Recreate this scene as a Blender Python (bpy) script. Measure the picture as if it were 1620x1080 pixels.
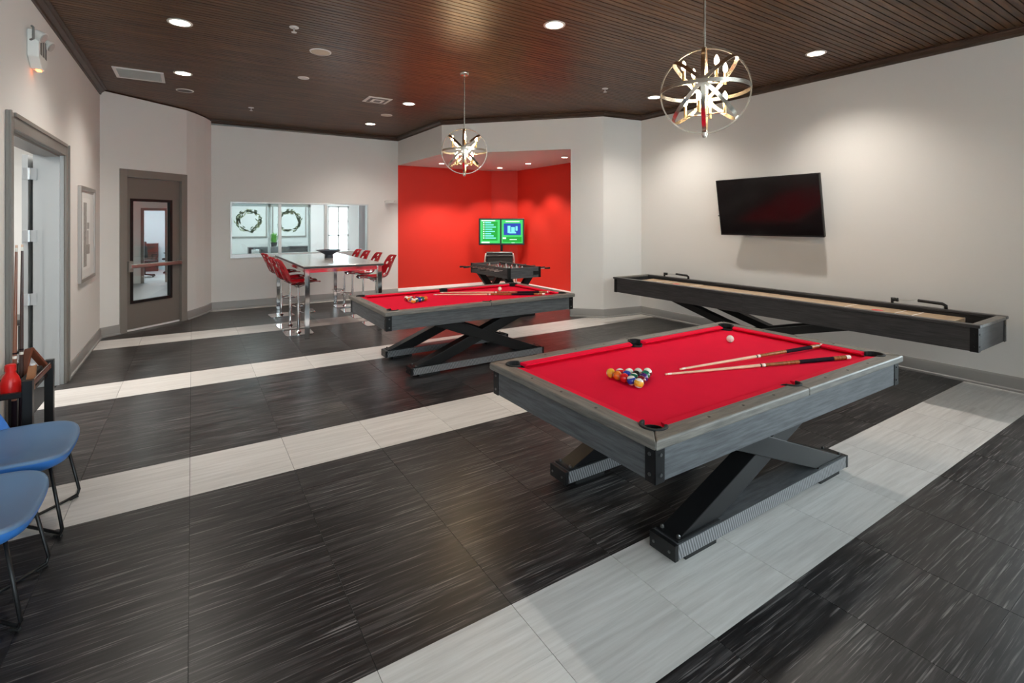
import bpy, bmesh, math, random
from mathutils import Vector, Matrix
random.seed(7)
PI = math.pi
for o in list(bpy.data.objects): bpy.data.objects.remove(o, do_unlink=True)
SC = bpy.context.scene
COL = SC.collection

# ------------------------------------------------------------------ camera
FPX, HOR, CAMH, YAW = 789.0, 349.5, 1.72, math.radians(32.68)
cam = bpy.data.cameras.new('camera'); camo = bpy.data.objects.new('camera', cam); COL.objects.link(camo)
camo.location = (0, 0, CAMH); camo.rotation_euler = (PI/2, 0, -YAW)
cam.sensor_width = 36; cam.lens = 36*FPX/1620; cam.shift_y = -(540-HOR)/1620; cam.clip_start = .02; cam.clip_end = 200
SC.camera = camo
# ------------------------------------------------------------------ daylight, exposure
SC.view_settings.view_transform = 'Standard'; SC.view_settings.look = 'None'
SC.view_settings.gamma = 1; SC.view_settings.use_curve_mapping = False
SC.view_settings.exposure = 0.78
W = bpy.data.worlds.new('sky'); SC.world = W; W.use_nodes = True
bg = W.node_tree.nodes['Background']; bg.inputs[0].default_value = (.88, .94, 1.0, 1); bg.inputs[1].default_value = 8.2
def add_light(name, kind, loc, energy, color=(1, 1, 1), parent=None, **kw):
    l = bpy.data.lights.new(name, kind); l.energy = energy; l.color = color
    rot = kw.pop('rot', None)
    for k, v in kw.items(): setattr(l, k, v)
    o = bpy.data.objects.new(name, l); COL.objects.link(o); o.location = loc
    if rot: o.rotation_euler = rot
    if parent: o.parent = parent
    return o
BACKY = -2.6
ADDED_BACKWIN = [(-.95, 1.35)]                  # unseen window added behind the camera to let daylight in
ADDED_HIGHWIN = [(1.7, 4.2), (4.5, 6.8)]        # unseen high windows added to brighten the walls and ceiling
ADDED_SIDEWIN = [(-2.3, -.85), (-.55, .90)]     # unseen windows added in the right wall, beside and behind the camera, for daylight
for x0, x1 in ADDED_BACKWIN:
    p = add_light('daylight_portal', 'AREA', ((x0+x1)/2, BACKY-.02, 1.6), 1, rot=(PI/2, 0, PI), shape='RECTANGLE', size=x1-x0, size_y=2.5)
    p.data.cycles.is_portal = True
for x0, x1 in ADDED_HIGHWIN:
    p = add_light('daylight_portal', 'AREA', ((x0+x1)/2, BACKY-.02, 3.1), 1, rot=(PI/2, 0, PI), shape='RECTANGLE', size=x1-x0, size_y=.8)
    p.data.cycles.is_portal = True
for y0, y1 in ADDED_SIDEWIN:
    p = add_light('daylight_portal', 'AREA', (7.02, (y0+y1)/2, 1.6), 1, rot=(0, PI/2, 0), shape='RECTANGLE', size=2.5, size_y=y1-y0)
    p.data.cycles.is_portal = True
WARM = (1.0, .82, .62); NEUT = (1.0, .93, .84)
DL_W, WASH_W, ALC_W, BULB_E, ROOM_W = 112, 128, 82, 165, 55

# ------------------------------------------------------------------ materials
def new_mat(name):
    m = bpy.data.materials.new(name); m.use_nodes = True
    nt = m.node_tree; return m, nt, nt.nodes, nt.links, nt.nodes['Principled BSDF']
def plain(name, c, rough=.5, metal=0., spec=.5, coat=0., bump=0., bscale=60., var=0., vscale=4., emit=None, es=0., trans=0., ior=1.45):
    m, nt, N, L, b = new_mat(name)
    b.inputs['Base Color'].default_value = (*c, 1); b.inputs['Roughness'].default_value = rough
    b.inputs['Metallic'].default_value = metal; b.inputs['Specular IOR Level'].default_value = spec
    b.inputs['Coat Weight'].default_value = coat; b.inputs['Transmission Weight'].default_value = trans; b.inputs['IOR'].default_value = ior
    if emit: b.inputs['Emission Color'].default_value = (*emit, 1); b.inputs['Emission Strength'].default_value = es
    tc = N.new('ShaderNodeTexCoord')
    if var:
        n = N.new('ShaderNodeTexNoise'); n.inputs['Scale'].default_value = vscale; n.inputs['Detail'].default_value = 4
        L.new(tc.outputs['Object'], n.inputs['Vector'])
        mx = N.new('ShaderNodeMix'); mx.data_type = 'RGBA'
        mx.inputs[6].default_value = (*[x*(1-var) for x in c], 1); mx.inputs[7].default_value = (*[min(1, x*(1+var)) for x in c], 1)
        L.new(n.outputs['Fac'], mx.inputs[0]); L.new(mx.outputs[2], b.inputs['Base Color'])
    if bump:
        n = N.new('ShaderNodeTexNoise'); n.inputs['Scale'].default_value = bscale; n.inputs['Detail'].default_value = 3
        L.new(tc.outputs['Object'], n.inputs['Vector'])
        bp = N.new('ShaderNodeBump'); bp.inputs['Strength'].default_value = bump; bp.inputs['Distance'].default_value = .002
        L.new(n.outputs['Fac'], bp.inputs['Height']); L.new(bp.outputs[0], b.inputs['Normal'])
    return m
def ramp(N, stops):
    r = N.new('ShaderNodeValToRGB'); e = r.color_ramp.elements
    while len(e) < len(stops): e.new(.5)
    for i, (p, c) in enumerate(stops): e[i].position = p; e[i].color = (*c, 1)
    return r
def grain(name, c1, c2, scale, rough=.45, spec=.5, bump=.15, world=False, rnd=.0, mid=(.35, .68)):
    """wood grain stretched along one axis"""
    m, nt, N, L, b = new_mat(name)
    if world: src = N.new('ShaderNodeNewGeometry').outputs['Position']
    else: src = N.new('ShaderNodeTexCoord').outputs['Object']
    oi = N.new('ShaderNodeObjectInfo')
    mul = N.new('ShaderNodeVectorMath'); mul.operation = 'MULTIPLY'; mul.inputs[1].default_value = scale; L.new(src, mul.inputs[0])
    ad = N.new('ShaderNodeVectorMath'); ad.operation = 'ADD'; L.new(mul.outputs[0], ad.inputs[0])
    k = N.new('ShaderNodeMath'); k.operation = 'MULTIPLY'; k.inputs[1].default_value = 90; L.new(oi.outputs['Random'], k.inputs[0]); L.new(k.outputs[0], ad.inputs[1])
    n = N.new('ShaderNodeTexNoise'); n.inputs['Scale'].default_value = 1; n.inputs['Detail'].default_value = 5; n.inputs['Roughness'].default_value = .65; L.new(ad.outputs[0], n.inputs['Vector'])
    r = ramp(N, [(mid[0], c1), (mid[1], c2)]); L.new(n.outputs['Fac'], r.inputs[0])
    out = r.outputs[0]
    if rnd:
        hs = N.new('ShaderNodeHueSaturation'); mr = N.new('ShaderNodeMapRange'); mr.inputs[3].default_value = 1-rnd; mr.inputs[4].default_value = 1+rnd
        L.new(oi.outputs['Random'], mr.inputs[0]); L.new(mr.outputs[0], hs.inputs['Value']); L.new(out, hs.inputs['Color']); out = hs.outputs[0]
    L.new(out, b.inputs['Base Color']); b.inputs['Roughness'].default_value = rough; b.inputs['Specular IOR Level'].default_value = spec
    bp = N.new('ShaderNodeBump'); bp.inputs['Strength'].default_value = bump; bp.inputs['Distance'].default_value = .002
    L.new(n.outputs['Fac'], bp.inputs['Height']); L.new(bp.outputs[0], b.inputs['Normal'])
    return m
TX0, TY0, TW, TH = -.0125, 1.276, .6096, .3048      # tile grid origin and size
def tile_mat(name, dark):
    m, nt, N, L, b = new_mat(name)
    pos = N.new('ShaderNodeNewGeometry').outputs['Position']
    sb = N.new('ShaderNodeVectorMath'); sb.operation = 'SUBTRACT'; sb.inputs[1].default_value = (TX0, TY0, 0); L.new(pos, sb.inputs[0])
    dv = N.new('ShaderNodeVectorMath'); dv.operation = 'DIVIDE'; dv.inputs[1].default_value = (TW, TH, 1e6); L.new(sb.outputs[0], dv.inputs[0])
    fl = N.new('ShaderNodeVectorMath'); fl.operation = 'FLOOR'; L.new(dv.outputs[0], fl.inputs[0])
    wn = N.new('ShaderNodeTexWhiteNoise'); wn.noise_dimensions = '2D'; L.new(fl.outputs[0], wn.inputs['Vector'])
    off = N.new('ShaderNodeVectorMath'); off.operation = 'SCALE'; off.inputs['Scale'].default_value = 40; L.new(wn.outputs['Color'], off.inputs[0])
    def streak(sx, sy, det, rough=.6):
        mu = N.new('ShaderNodeVectorMath'); mu.operation = 'MULTIPLY'; mu.inputs[1].default_value = (sx, sy, 1); L.new(pos, mu.inputs[0])
        ad = N.new('ShaderNodeVectorMath'); ad.operation = 'ADD'; L.new(mu.outputs[0], ad.inputs[0]); L.new(off.outputs[0], ad.inputs[1])
        n = N.new('ShaderNodeTexNoise'); n.inputs['Scale'].default_value = 1; n.inputs['Detail'].default_value = det; n.inputs['Roughness'].default_value = rough
        n.inputs['Distortion'].default_value = .25; L.new(ad.outputs[0], n.inputs['Vector']); return n.outputs['Fac']
    a = streak(1.7, 34, 5, .68); c = streak(2.8, 120, 3, .55)
    if dark:
        r1 = ramp(N, [(.36, (.008, .0072, .0078)), (.52, (.020, .018, .0186)), (.70, (.078, .072, .071))])
        r2 = ramp(N, [(.57, (0, 0, 0)), (.72, (.20, .187, .183))])
    else:
        r1 = ramp(N, [(.30, (.50, .475, .455)), (.52, (.60, .575, .55)), (.72, (.68, .66, .64))])
        r2 = ramp(N, [(.50, (0, 0, 0)), (.80, (-.09, -.09, -.09))])
    L.new(a, r1.inputs[0]); L.new(c, r2.inputs[0])
    mx = N.new('ShaderNodeMix'); mx.data_type = 'RGBA'; mx.blend_type = 'ADD'; mx.inputs[0].default_value = 1
    L.new(r1.outputs[0], mx.inputs[6]); L.new(r2.outputs[0], mx.inputs[7])
    hs = N.new('ShaderNodeHueSaturation'); mr = N.new('ShaderNodeMapRange'); v = .14 if dark else .05
    mr.inputs[3].default_value = 1-v; mr.inputs[4].default_value = 1+v; L.new(wn.outputs['Value'], mr.inputs[0]); L.new(mr.outputs[0], hs.inputs['Value']); L.new(mx.outputs[2], hs.inputs['Color'])
    L.new(hs.outputs[0], b.inputs['Base Color'])
    b.inputs['Roughness'].default_value = .33 if dark else .42; b.inputs['Specular IOR Level'].default_value = .45
    bp = N.new('ShaderNodeBump'); bp.inputs['Strength'].default_value = .12; bp.inputs['Distance'].default_value = .002
    L.new(c, bp.inputs['Height']); L.new(bp.outputs[0], b.inputs['Normal'])
    return m
def glass_mat(name, tint=(.9, .95, .95)):
    m, nt, N, L, b = new_mat(name)
    tr = N.new('ShaderNodeBsdfTransparent'); tr.inputs[0].default_value = (*tint, 1)
    gl = N.new('ShaderNodeBsdfGlossy'); gl.inputs['Roughness'].default_value = .02
    fr = N.new('ShaderNodeFresnel'); fr.inputs[0].default_value = 1.45
    ms = N.new('ShaderNodeMixShader'); L.new(fr.outputs[0], ms.inputs[0]); L.new(tr.outputs[0], ms.inputs[1]); L.new(gl.outputs[0], ms.inputs[2])
    L.new(ms.outputs[0], N['Material Output'].inputs[0]); return m
def emit_mat(name, c, s):
    m, nt, N, L, b = new_mat(name)
    b.inputs['Base Color'].default_value = (*[x*.5 for x in c], 1)
    b.inputs['Emission Color'].default_value = (*c, 1); b.inputs['Emission Strength'].default_value = s; return m
def ball_mat(name, c, stripe):
    m, nt, N, L, b = new_mat(name)
    tc = N.new('ShaderNodeTexCoord'); sp = N.new('ShaderNodeSeparateXYZ'); L.new(tc.outputs['Object'], sp.inputs[0])
    white = (.80, .77, .68, 1)
    def step(sock, thr, absol=False):
        s = sock
        if absol:
            q = N.new('ShaderNodeMath'); q.operation = 'ABSOLUTE'; L.new(s, q.inputs[0]); s = q.outputs[0]
        g = N.new('ShaderNodeMath'); g.operation = 'GREATER_THAN'; g.inputs[1].default_value = thr; L.new(s, g.inputs[0]); return g.outputs[0]
    spot = step(sp.outputs['X'], .0262, True)
    fac = spot
    if stripe:
        cap = step(sp.outputs['Z'], .016, True); mxm = N.new('ShaderNodeMath'); mxm.operation = 'MAXIMUM'; L.new(cap, mxm.inputs[0]); L.new(spot, mxm.inputs[1]); fac = mxm.outputs[0]
    mx = N.new('ShaderNodeMix'); mx.data_type = 'RGBA'; mx.inputs[6].default_value = (*c, 1); mx.inputs[7].default_value = white
    L.new(fac, mx.inputs[0]); L.new(mx.outputs[2], b.inputs['Base Color']); b.inputs['Roughness'].default_value = .12; b.inputs['Coat Weight'].default_value = .5
    return m

MT = dict(
    wall=plain('wall_paint', (.745, .725, .70), .75, bump=.05, bscale=220), red=plain('red_paint', (.72, .030, .016), .6, bump=.05, bscale=220),
    white=plain('white_paint', (.78, .77, .75), .5), whitepl=plain('white_plastic', (.75, .74, .71), .35),
    trim=plain('taupe_trim_paint', (.215, .195, .175), .38), base=plain('grey_baseboard_paint', (.29, .28, .27), .4),
    door=plain('taupe_door_paint', (.17, .148, .13), .42), jamb=plain('blue_grey_jamb_paint', (.46, .48, .49), .35),
    dark=tile_mat('dark_streaked_vinyl', True), light=tile_mat('pale_streaked_vinyl', False), sub=plain('subfloor', (.012, .011, .011), .8),
    ceil=grain('stained_ceiling_wood', (.042, .0185, .008), (.160, .076, .032), (2.2, 34, 34), .38, .32, .2, True, .16),
    ceilgap=plain('ceiling_groove', (.010, .006, .004), .8), crown=grain('crown_wood', (.026, .0125, .007), (.062, .031, .018), (4, 4, 40), .35, .5, .1, True),
    cloth=plain('crimson_cloth', (.80, .0035, .038), .85, spec=.12, bump=.15, bscale=900, var=.05, vscale=6),
    railw=grain('rail_wood', (.10, .092, .082), (.205, .188, .165), (5, 60, 60), .42), railw2=grain('rail_wood_end', (.10, .092, .082), (.205, .188, .165), (60, 5, 60), .42),
    cab=grain('charcoal_cabinet_wood', (.052, .054, .058), (.115, .12, .128), (5, 40, 70), .45), cab2=grain('charcoal_cabinet_wood_end', (.052, .054, .058), (.115, .12, .128), (40, 5, 70), .45),
    cabd=grain('dark_cabinet_wood', (.026, .025, .027), (.066, .063, .066), (40, 4, 70), .42), cabd2=grain('dark_cabinet_wood_end', (.026, .025, .027), (.066, .063, .066), (4, 40, 70), .42),
    blackm=plain('black_steel', (.012, .012, .013), .38, .3), black=plain('black_plastic', (.012, .012, .012), .4), rubber=plain('black_rubber', (.010, .010, .010), .7),
    bolt=plain('bolt_steel', (.18, .18, .18), .3, .9), chrome=plain('chrome', (.82, .82, .83), .08, 1.), brushed=plain('brushed_steel', (.55, .54, .52), .28, 1.),
    rib=None, maple=grain('maple_board', (.46, .31, .185), (.64, .47, .31), (50, 3, 50), .18), mapleline=plain('board_line_white', (.8, .78, .74), .3), redline=plain('board_mark_red', (.6, .03, .03), .3),
    shaft=plain('maple_shaft', (.78, .50, .34), .3, coat=.4), butt=grain('amber_cue_wood', (.20, .055, .012), (.42, .15, .035), (8, 8, 60), .2), wrap=plain('dark_cue_wrap', (.012, .006, .011), .85, spec=.15), ferr=plain('ivory_ferrule', (.85, .80, .72), .3), brownc=plain('brown_cue_stain', (.24, .085, .045), .35, coat=.3), mahog=plain('mahogany_cue_stain', (.055, .022, .016), .35, coat=.3),
    shell=plain('red_gloss_plastic', (.40, .008, .016), .12, coat=.6), tabletop=plain('brushed_grey_laminate', (.42, .40, .38), .22, .25), edge=plain('dark_edge', (.03, .03, .032), .4),
    bowl=plain('slate_blue_bowl', (.05, .06, .08), .35), vinyl=plain('blue_vinyl', (.115, .215, .37), .34, bump=.1, bscale=300), vinylg=plain('blue_vinyl_back', (.035, .165, .50), .4, bump=.1, bscale=300),  # blue_vinyl: seat-top highlights put into a paler, greyer base colour
    screen=plain('dark_screen', (.008, .006, .007), .12), bezel=plain('black_bezel', (.012, .012, .013), .3),
    lens=emit_mat('downlight_lens', (1, .90, .74), 14), bulb=emit_mat('bulb_glow', (1, .74, .42), BULB_E), nickel=plain('polished_nickel', (.66, .60, .52), .24, 1.), gold=plain('warm_brass_sleeve', (.70, .52, .26), .25, 1.),
    brwood=plain('rack_brown_wood', (.16, .045, .022), .35, coat=.2), ltwood=plain('rack_tan_wood', (.34, .13, .045), .4), redpl=plain('red_bottle_plastic', (.75, .012, .010), .3), tray=plain('dark_tray_wood', (.03, .012, .010), .25),
    glass=glass_mat('clear_glass'), alum=plain('aluminium_frame', (.62, .63, .63), .35, .35), pframe=plain('silver_picture_frame', (.40, .37, .35), .35, .5), hinge=plain('steel_hinge', (.62, .65, .68), .3, .8),
    mesh=plain('grille_dark', (.16, .155, .15), .6), orange=emit_mat('orange_indicator', (1, .22, .05), 6), grill=plain('speaker_cloth', (.62, .56, .46), .7, bump=.3, bscale=700),
    paper=plain('art_paper', (.80, .80, .78), .7), matw=plain('art_mat', (.72, .72, .70), .7), ink=plain('art_ink', (.36, .34, .32), .8, var=.5, vscale=30), leafd=plain('wreath_leaf_dark', (.10, .14, .07), .7), leafl=plain('wreath_leaf_pale', (.34, .38, .20), .7), grass=plain('bright_grass', (.11, .42, .03), .5),
    consol=plain('dark_console_wood', (.022, .022, .025), .35), sgreen=emit_mat('screen_green', (.0, .24, .018), .8), sgreen2=emit_mat('screen_light_green', (.03, .42, .09), .8), sblue=emit_mat('screen_blue', (.006, .03, .30), .8), scyan=emit_mat('screen_cyan', (.14, .62, .55), .8), swhite=emit_mat('screen_white', (.55, .85, .65), .8), sgap=plain('screen_gap', (.01, .02, .01), .4),
    leather=plain('black_leather', (.014, .013, .013), .3, coat=.2), palef=plain('pale_frame_paint', (.72, .60, .54), .4), bfloor=plain('pale_back_floor', (.36, .36, .37), .4), pblue=plain('pale_blue_wall', (.62, .68, .72), .8), foosf=plain('pitch_dark', (.03, .06, .04), .5), figw=plain('player_white', (.7, .7, .7), .4), figr=plain('player_red', (.4, .02, .02), .4), hedge=plain('leafy_green', (.06, .13, .04), .7),
)
def ribbed():
    m, nt, N, L, b = new_mat('striped_laminate')
    tc = N.new('ShaderNodeTexCoord'); wv = N.new('ShaderNodeTexWave'); wv.wave_type = 'BANDS'; wv.bands_direction = 'DIAGONAL'
    mp = N.new('ShaderNodeMapping'); mp.inputs['Scale'].default_value = (1, .0, .35); L.new(tc.outputs['Object'], mp.inputs[0]); L.new(mp.outputs[0], wv.inputs['Vector'])
    wv.inputs['Scale'].default_value = 34; wv.inputs['Distortion'].default_value = 1.2
    r = ramp(N, [(.30, (.085, .085, .088)), (.75, (.25, .25, .26))]); L.new(wv.outputs['Fac'], r.inputs[0]); L.new(r.outputs[0], b.inputs['Base Color']); b.inputs['Roughness'].default_value = .4
    return m
MT['rib'] = ribbed()

# ------------------------------------------------------------------ mesh helpers
class MB:
    def __init__(s): s.v = []; s.f = []
    def add(s, vs, fs):
        k = len(s.v); s.v += [tuple(v) for v in vs]; s.f += [tuple(i+k for i in f) for f in fs]; return s
    def box(s, x0, x1, y0, y1, z0, z1):
        return s.add([(x0,y0,z0),(x1,y0,z0),(x1,y1,z0),(x0,y1,z0),(x0,y0,z1),(x1,y0,z1),(x1,y1,z1),(x0,y1,z1)],
            [(0,3,2,1),(4,5,6,7),(0,1,5,4),(1,2,6,5),(2,3,7,6),(3,0,4,7)])
    def obox(s, c, ax, ay, az):
        c, ax, ay, az = Vector(c), Vector(ax), Vector(ay), Vector(az); vs = []
        for k in (-1, 1):
            for i, j in ((-1,-1),(1,-1),(1,1),(-1,1)): vs.append(c+ax*i+ay*j+az*k)
        return s.add(vs, [(0,3,2,1),(4,5,6,7),(0,1,5,4),(1,2,6,5),(2,3,7,6),(3,0,4,7)])
    def beam(s, p0, p1, w, t, up=(0,0,1)):
        p0, p1 = Vector(p0), Vector(p1); d = (p1-p0); a = d.normalized(); n = a.cross(Vector(up))
        if n.length < 1e-4: n = a.cross(Vector((1,0,0)))
        n.normalize(); b = n.cross(a).normalized()
        return s.obox((p0+p1)/2, d/2, n*w/2, b*t/2)
    def prism(s, poly, z0, z1):
        n = len(poly)
        if sum(poly[i][0]*poly[(i+1)%n][1]-poly[(i+1)%n][0]*poly[i][1] for i in range(n)) < 0: poly = poly[::-1]
        return s.add([(x,y,z0) for x,y in poly]+[(x,y,z1) for x,y in poly], [tuple(range(n-1,-1,-1)), tuple(range(n,2*n))]+[(i,(i+1)%n,n+(i+1)%n,n+i) for i in range(n)])
    def cyl(s, p0, p1, r0, r1=None, n=16, cap=True):
        r1 = r0 if r1 is None else r1; p0, p1 = Vector(p0), Vector(p1); a = (p1-p0).normalized()
        u = a.orthogonal().normalized(); w = a.cross(u); vs = []
        for p, r in ((p0,r0),(p1,r1)):
            for i in range(n):
                t = 2*PI*i/n; vs.append(p+(u*math.cos(t)+w*math.sin(t))*r)
        fs = [(i,(i+1)%n,n+(i+1)%n,n+i) for i in range(n)]
        if cap: fs += [tuple(range(n-1,-1,-1)), tuple(range(n,2*n))]
        return s.add(vs, fs)
    def tube(s, pts, r, n=8, closed=False):
        pts = [Vector(p) for p in pts]; m = len(pts); vs = []; fs = []; u = None
        for i, p in enumerate(pts):
            if closed: t = pts[(i+1)%m]-pts[i-1]
            else: t = pts[min(i+1,m-1)]-pts[max(i-1,0)]
            t.normalize()
            if u is None: u = t.orthogonal().normalized()
            else:
                u = u-t*u.dot(t); u = u.normalized() if u.length > 1e-5 else t.orthogonal().normalized()
            w = t.cross(u)
            for k in range(n):
                a = 2*PI*k/n; vs.append(p+(u*math.cos(a)+w*math.sin(a))*r)
        for i in range(m if closed else m-1):
            j = (i+1)%m
            for k in range(n): fs.append((i*n+k, i*n+(k+1)%n, j*n+(k+1)%n, j*n+k))
        if not closed: fs += [tuple(range(n-1,-1,-1)), tuple(range((m-1)*n, m*n))]
        return s.add(vs, fs)
    def lathe(s, prof, c=(0,0,0), n=24, capb=True, capt=True):
        vs = [(c[0]+r*math.cos(2*PI*i/n), c[1]+r*math.sin(2*PI*i/n), c[2]+z) for r, z in prof for i in range(n)]
        fs = [(j*n+i, j*n+(i+1)%n, (j+1)*n+(i+1)%n, (j+1)*n+i) for j in range(len(prof)-1) for i in range(n)]
        if capb: fs.append(tuple(range(n-1,-1,-1)))
        if capt: fs.append(tuple(range((len(prof)-1)*n, len(prof)*n)))
        return s.add(vs, fs)
    def ball(s, c, r, n=16, m=8, sz=1.):
        prof = [(r*math.sin(PI*j/m), -r*sz*math.cos(PI*j/m)) for j in range(1, m)]
        return s.lathe(prof, c, n)
    def build(s, name, mat, parent=None, smooth=False, bevel=0, seg=2, auto=None):
        me = bpy.data.meshes.new(name); off = Vector(parent['o_']) if parent is not None and 'o_' in parent else Vector((0,0,0))
        me.from_pydata([Vector(v)-off for v in s.v], [], s.f); me.update()
        bm = bmesh.new(); bm.from_mesh(me); bmesh.ops.recalc_face_normals(bm, faces=bm.faces); bm.to_mesh(me); bm.free()
        o = bpy.data.objects.new(name, me); COL.objects.link(o); me.materials.append(MT[mat] if isinstance(mat, str) else mat)
        if parent is not None: o.parent = parent
        if smooth or auto:
            for p in me.polygons: p.use_smooth = True
            if auto: me.set_sharp_from_angle(angle=math.radians(auto))
        if bevel:
            b = o.modifiers.new('bevel', 'BEVEL'); b.width = bevel; b.segments = seg; b.limit_method = 'ANGLE'; b.angle_limit = math.radians(40)
        return o
def box(x0, x1, y0, y1, z0, z1): return MB().box(x0, x1, y0, y1, z0, z1)
def tag(o, label=None, cat=None, group=None, kind=None):
    if label: o['label'] = label
    if cat: o['category'] = cat
    if group: o['group'] = group
    if kind: o['kind'] = kind
    return o
def thing(name, loc, label=None, cat=None, group=None, rz=0, world=True, kind=None):
    """Empty at the base; world=True means its parts are given in world coordinates"""
    o = bpy.data.objects.new(name, None); COL.objects.link(o); o.location = loc; o.rotation_euler = (0,0,rz); o.empty_display_size = .1
    if world: o['o_'] = tuple(loc)
    return tag(o, label, cat, group, kind)
def sub(o): o['o_'] = o.parent['o_'] if o.parent and 'o_' in o.parent else (0,0,0); return o
def copy_tree(o, parent=None):
    c = o.copy(); COL.objects.link(c); c.parent = parent
    for ch in list(o.children): copy_tree(ch, c)
    return c
def sweep(path, prof, closed=False):
    """profile (inset to the right of the path, z) swept along a 2D path with mitred corners"""
    m = MB(); n = len(path); k = len(prof); ns = []
    for i in range(n-1):
        d = Vector(path[i+1])-Vector(path[i]); d.normalize(); ns.append(Vector((d.y, -d.x)))
    for i in range(n):
        a = ns[max(i-1,0)]; b = ns[min(i,n-2)]; mm = (a+b)/(1+a.dot(b))
        for q, z in prof: p = Vector(path[i])+mm*q; m.v.append((p.x, p.y, z))
    for i in range(n-1):
        for j in range(k): m.f.append((i*k+j, i*k+(j+1)%k, (i+1)*k+(j+1)%k, (i+1)*k+j))
    m.f += [tuple(range(k)), tuple(range((n-1)*k+k-1, (n-1)*k-1, -1))]
    return m
def struct(o): o['kind'] = 'structure'; return o
def wallseg(m, p0, p1, z0, z1, th):
    p0, p1 = Vector(p0), Vector(p1); d = (p1-p0).normalized(); n = Vector((-d.y, d.x))*th
    return m.prism([tuple(p0), tuple(p1), tuple(p1+n), tuple(p0+n)], z0, z1)
FV = Vector((math.sin(YAW), math.cos(YAW))); RV = Vector((math.cos(YAW), -math.sin(YAW)))

# ------------------------------------------------------------------ the room shell
LX, RX, CZ = -1.14, 7.0, 3.66
D0, D1 = (-.93, 9.595), (-.08, 10.34)
pL, pC = (LX, 9.42), (.31, 11.22)
DOORWALL = [pL, D0, D1, (.06, 10.58), (.20, 10.88), pC]
A, B, C, D = (4.04, 11.22), (4.07, 8.86), (6.15, 6.58), (7.0, 6.48)
J = (5.757, 7.010)
AZ = 3.02
E1, E2 = (6.56, 11.22), (7.10, 10.80)
OY0, OY1, OZ = 5.13, 7.0, 2.42        # double doorway in the left wall
LT = .24
m = MB().box(LX-LT, LX, BACKY, OY0, 0, CZ+.1).box(LX-LT, LX, OY1, 9.42, 0, CZ+.1).box(LX-LT, LX, OY0, OY1, OZ, CZ+.1)
struct(m.build('wall_left', 'wall'))
m = MB(); dw = DOORWALL; s0, s1 = .045, .955
def lerp(a, b, t): return (a[0]+(b[0]-a[0])*t, a[1]+(b[1]-a[1])*t)
q0, q1 = lerp(D0, D1, s0), lerp(D0, D1, s1); TD = .14
wallseg(m, pL, D0, 0, CZ+.1, TD); wallseg(m, D0, q0, 0, CZ+.1, TD); wallseg(m, q0, q1, 2.44, CZ+.1, TD); wallseg(m, q1, D1, 0, CZ+.1, TD)
for i in range(2, len(dw)-1): wallseg(m, dw[i], dw[i+1], 0, CZ+.1, TD)
struct(m.build('wall_angled', 'wall'))
WX0, WX1, WZ0, WZ1 = .63, 3.345, .985, 2.10
m = MB().box(.2, WX0, 11.22, 11.36, 0, CZ+.1).box(WX1, 4.04, 11.22, 11.36, 0, CZ+.1).box(WX0, WX1, 11.22, 11.36, 0, WZ0).box(WX0, WX1, 11.22, 11.36, WZ1, CZ+.1)
struct(m.build('wall_far', 'wall'))
m = MB().box(4.04, E1[0]+.05, 11.22, 11.36, 0, AZ+.3); wallseg(m, E1, E2, 0, AZ+.3, .14); m.box(7.10, 7.24, 6.5, E2[1]+.05, 0, AZ+.3)
struct(m.build('wall_red', 'red'))
m = MB(); wallseg(m, A, B, AZ, CZ+.1, .14); wallseg(m, B, J, AZ, CZ+.1, .14)
struct(m.build('wall_soffit', 'wall'))
m = MB(); wallseg(m, J, C, 0, CZ+.1, .14); wallseg(m, C, D, 0, CZ+.1, .14)
struct(m.build('wall_column', 'wall'))
m = MB(); ys = BACKY
for y0, y1 in ADDED_SIDEWIN: m.box(RX, RX+.14, ys, y0, 0, CZ+.1).box(RX, RX+.14, y0, y1, 0, .35).box(RX, RX+.14, y0, y1, 2.85, CZ+.1); ys = y1
m.box(RX, RX+.14, ys, D[1]+.05, 0, CZ+.1); struct(m.build('wall_right', 'wall'))
for i, (y0, y1) in enumerate(ADDED_SIDEWIN):
    w = thing('window_%d' % (i+4), (RX, y0, .35), kind='structure'); f = MB()  # added side window, out of view, there for its daylight
    for a, b, c, d in ((y0, y0+.05, .35, 2.85), (y1-.05, y1, .35, 2.85), (y0, y1, .35, .40), (y0, y1, 2.80, 2.85)): f.box(RX+.04, RX+.10, a, b, c, d)
    f.build('window_frame', 'white', w); box(RX+.068, RX+.072, y0, y1, .35, 2.85).build('pane', 'glass', w)
m = MB(); xs = LX-LT
for x0, x1 in ADDED_BACKWIN: m.box(xs, x0, BACKY-.14, BACKY, 0, CZ+.1).box(x0, x1, BACKY-.14, BACKY, 0, .35).box(x0, x1, BACKY-.14, BACKY, 2.85, CZ+.1); xs = x1
for x0, x1 in ADDED_HIGHWIN: m.box(xs, x0, BACKY-.14, BACKY, 0, CZ+.1).box(x0, x1, BACKY-.14, BACKY, 0, 2.7).box(x0, x1, BACKY-.14, BACKY, 3.5, CZ+.1); xs = x1
m.box(xs, RX+.14, BACKY-.14, BACKY, 0, CZ+.1); struct(m.build('wall_back', 'wall'))
for i, (x0, x1) in enumerate(ADDED_HIGHWIN):
    w = thing('window_%d' % (i+6), (x0, BACKY, 2.7), kind='structure'); f = MB()  # added high window, never in view, lights the far walls
    for a, b, c, d in ((x0, x0+.05, 2.7, 3.5), (x1-.05, x1, 2.7, 3.5), (x0, x1, 2.7, 2.75), (x0, x1, 3.45, 3.5)): f.box(a, b, BACKY-.10, BACKY-.04, c, d)
    f.build('window_frame', 'white', w); box(x0, x1, BACKY-.072, BACKY-.068, 2.7, 3.5).build('pane', 'glass', w)
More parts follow.
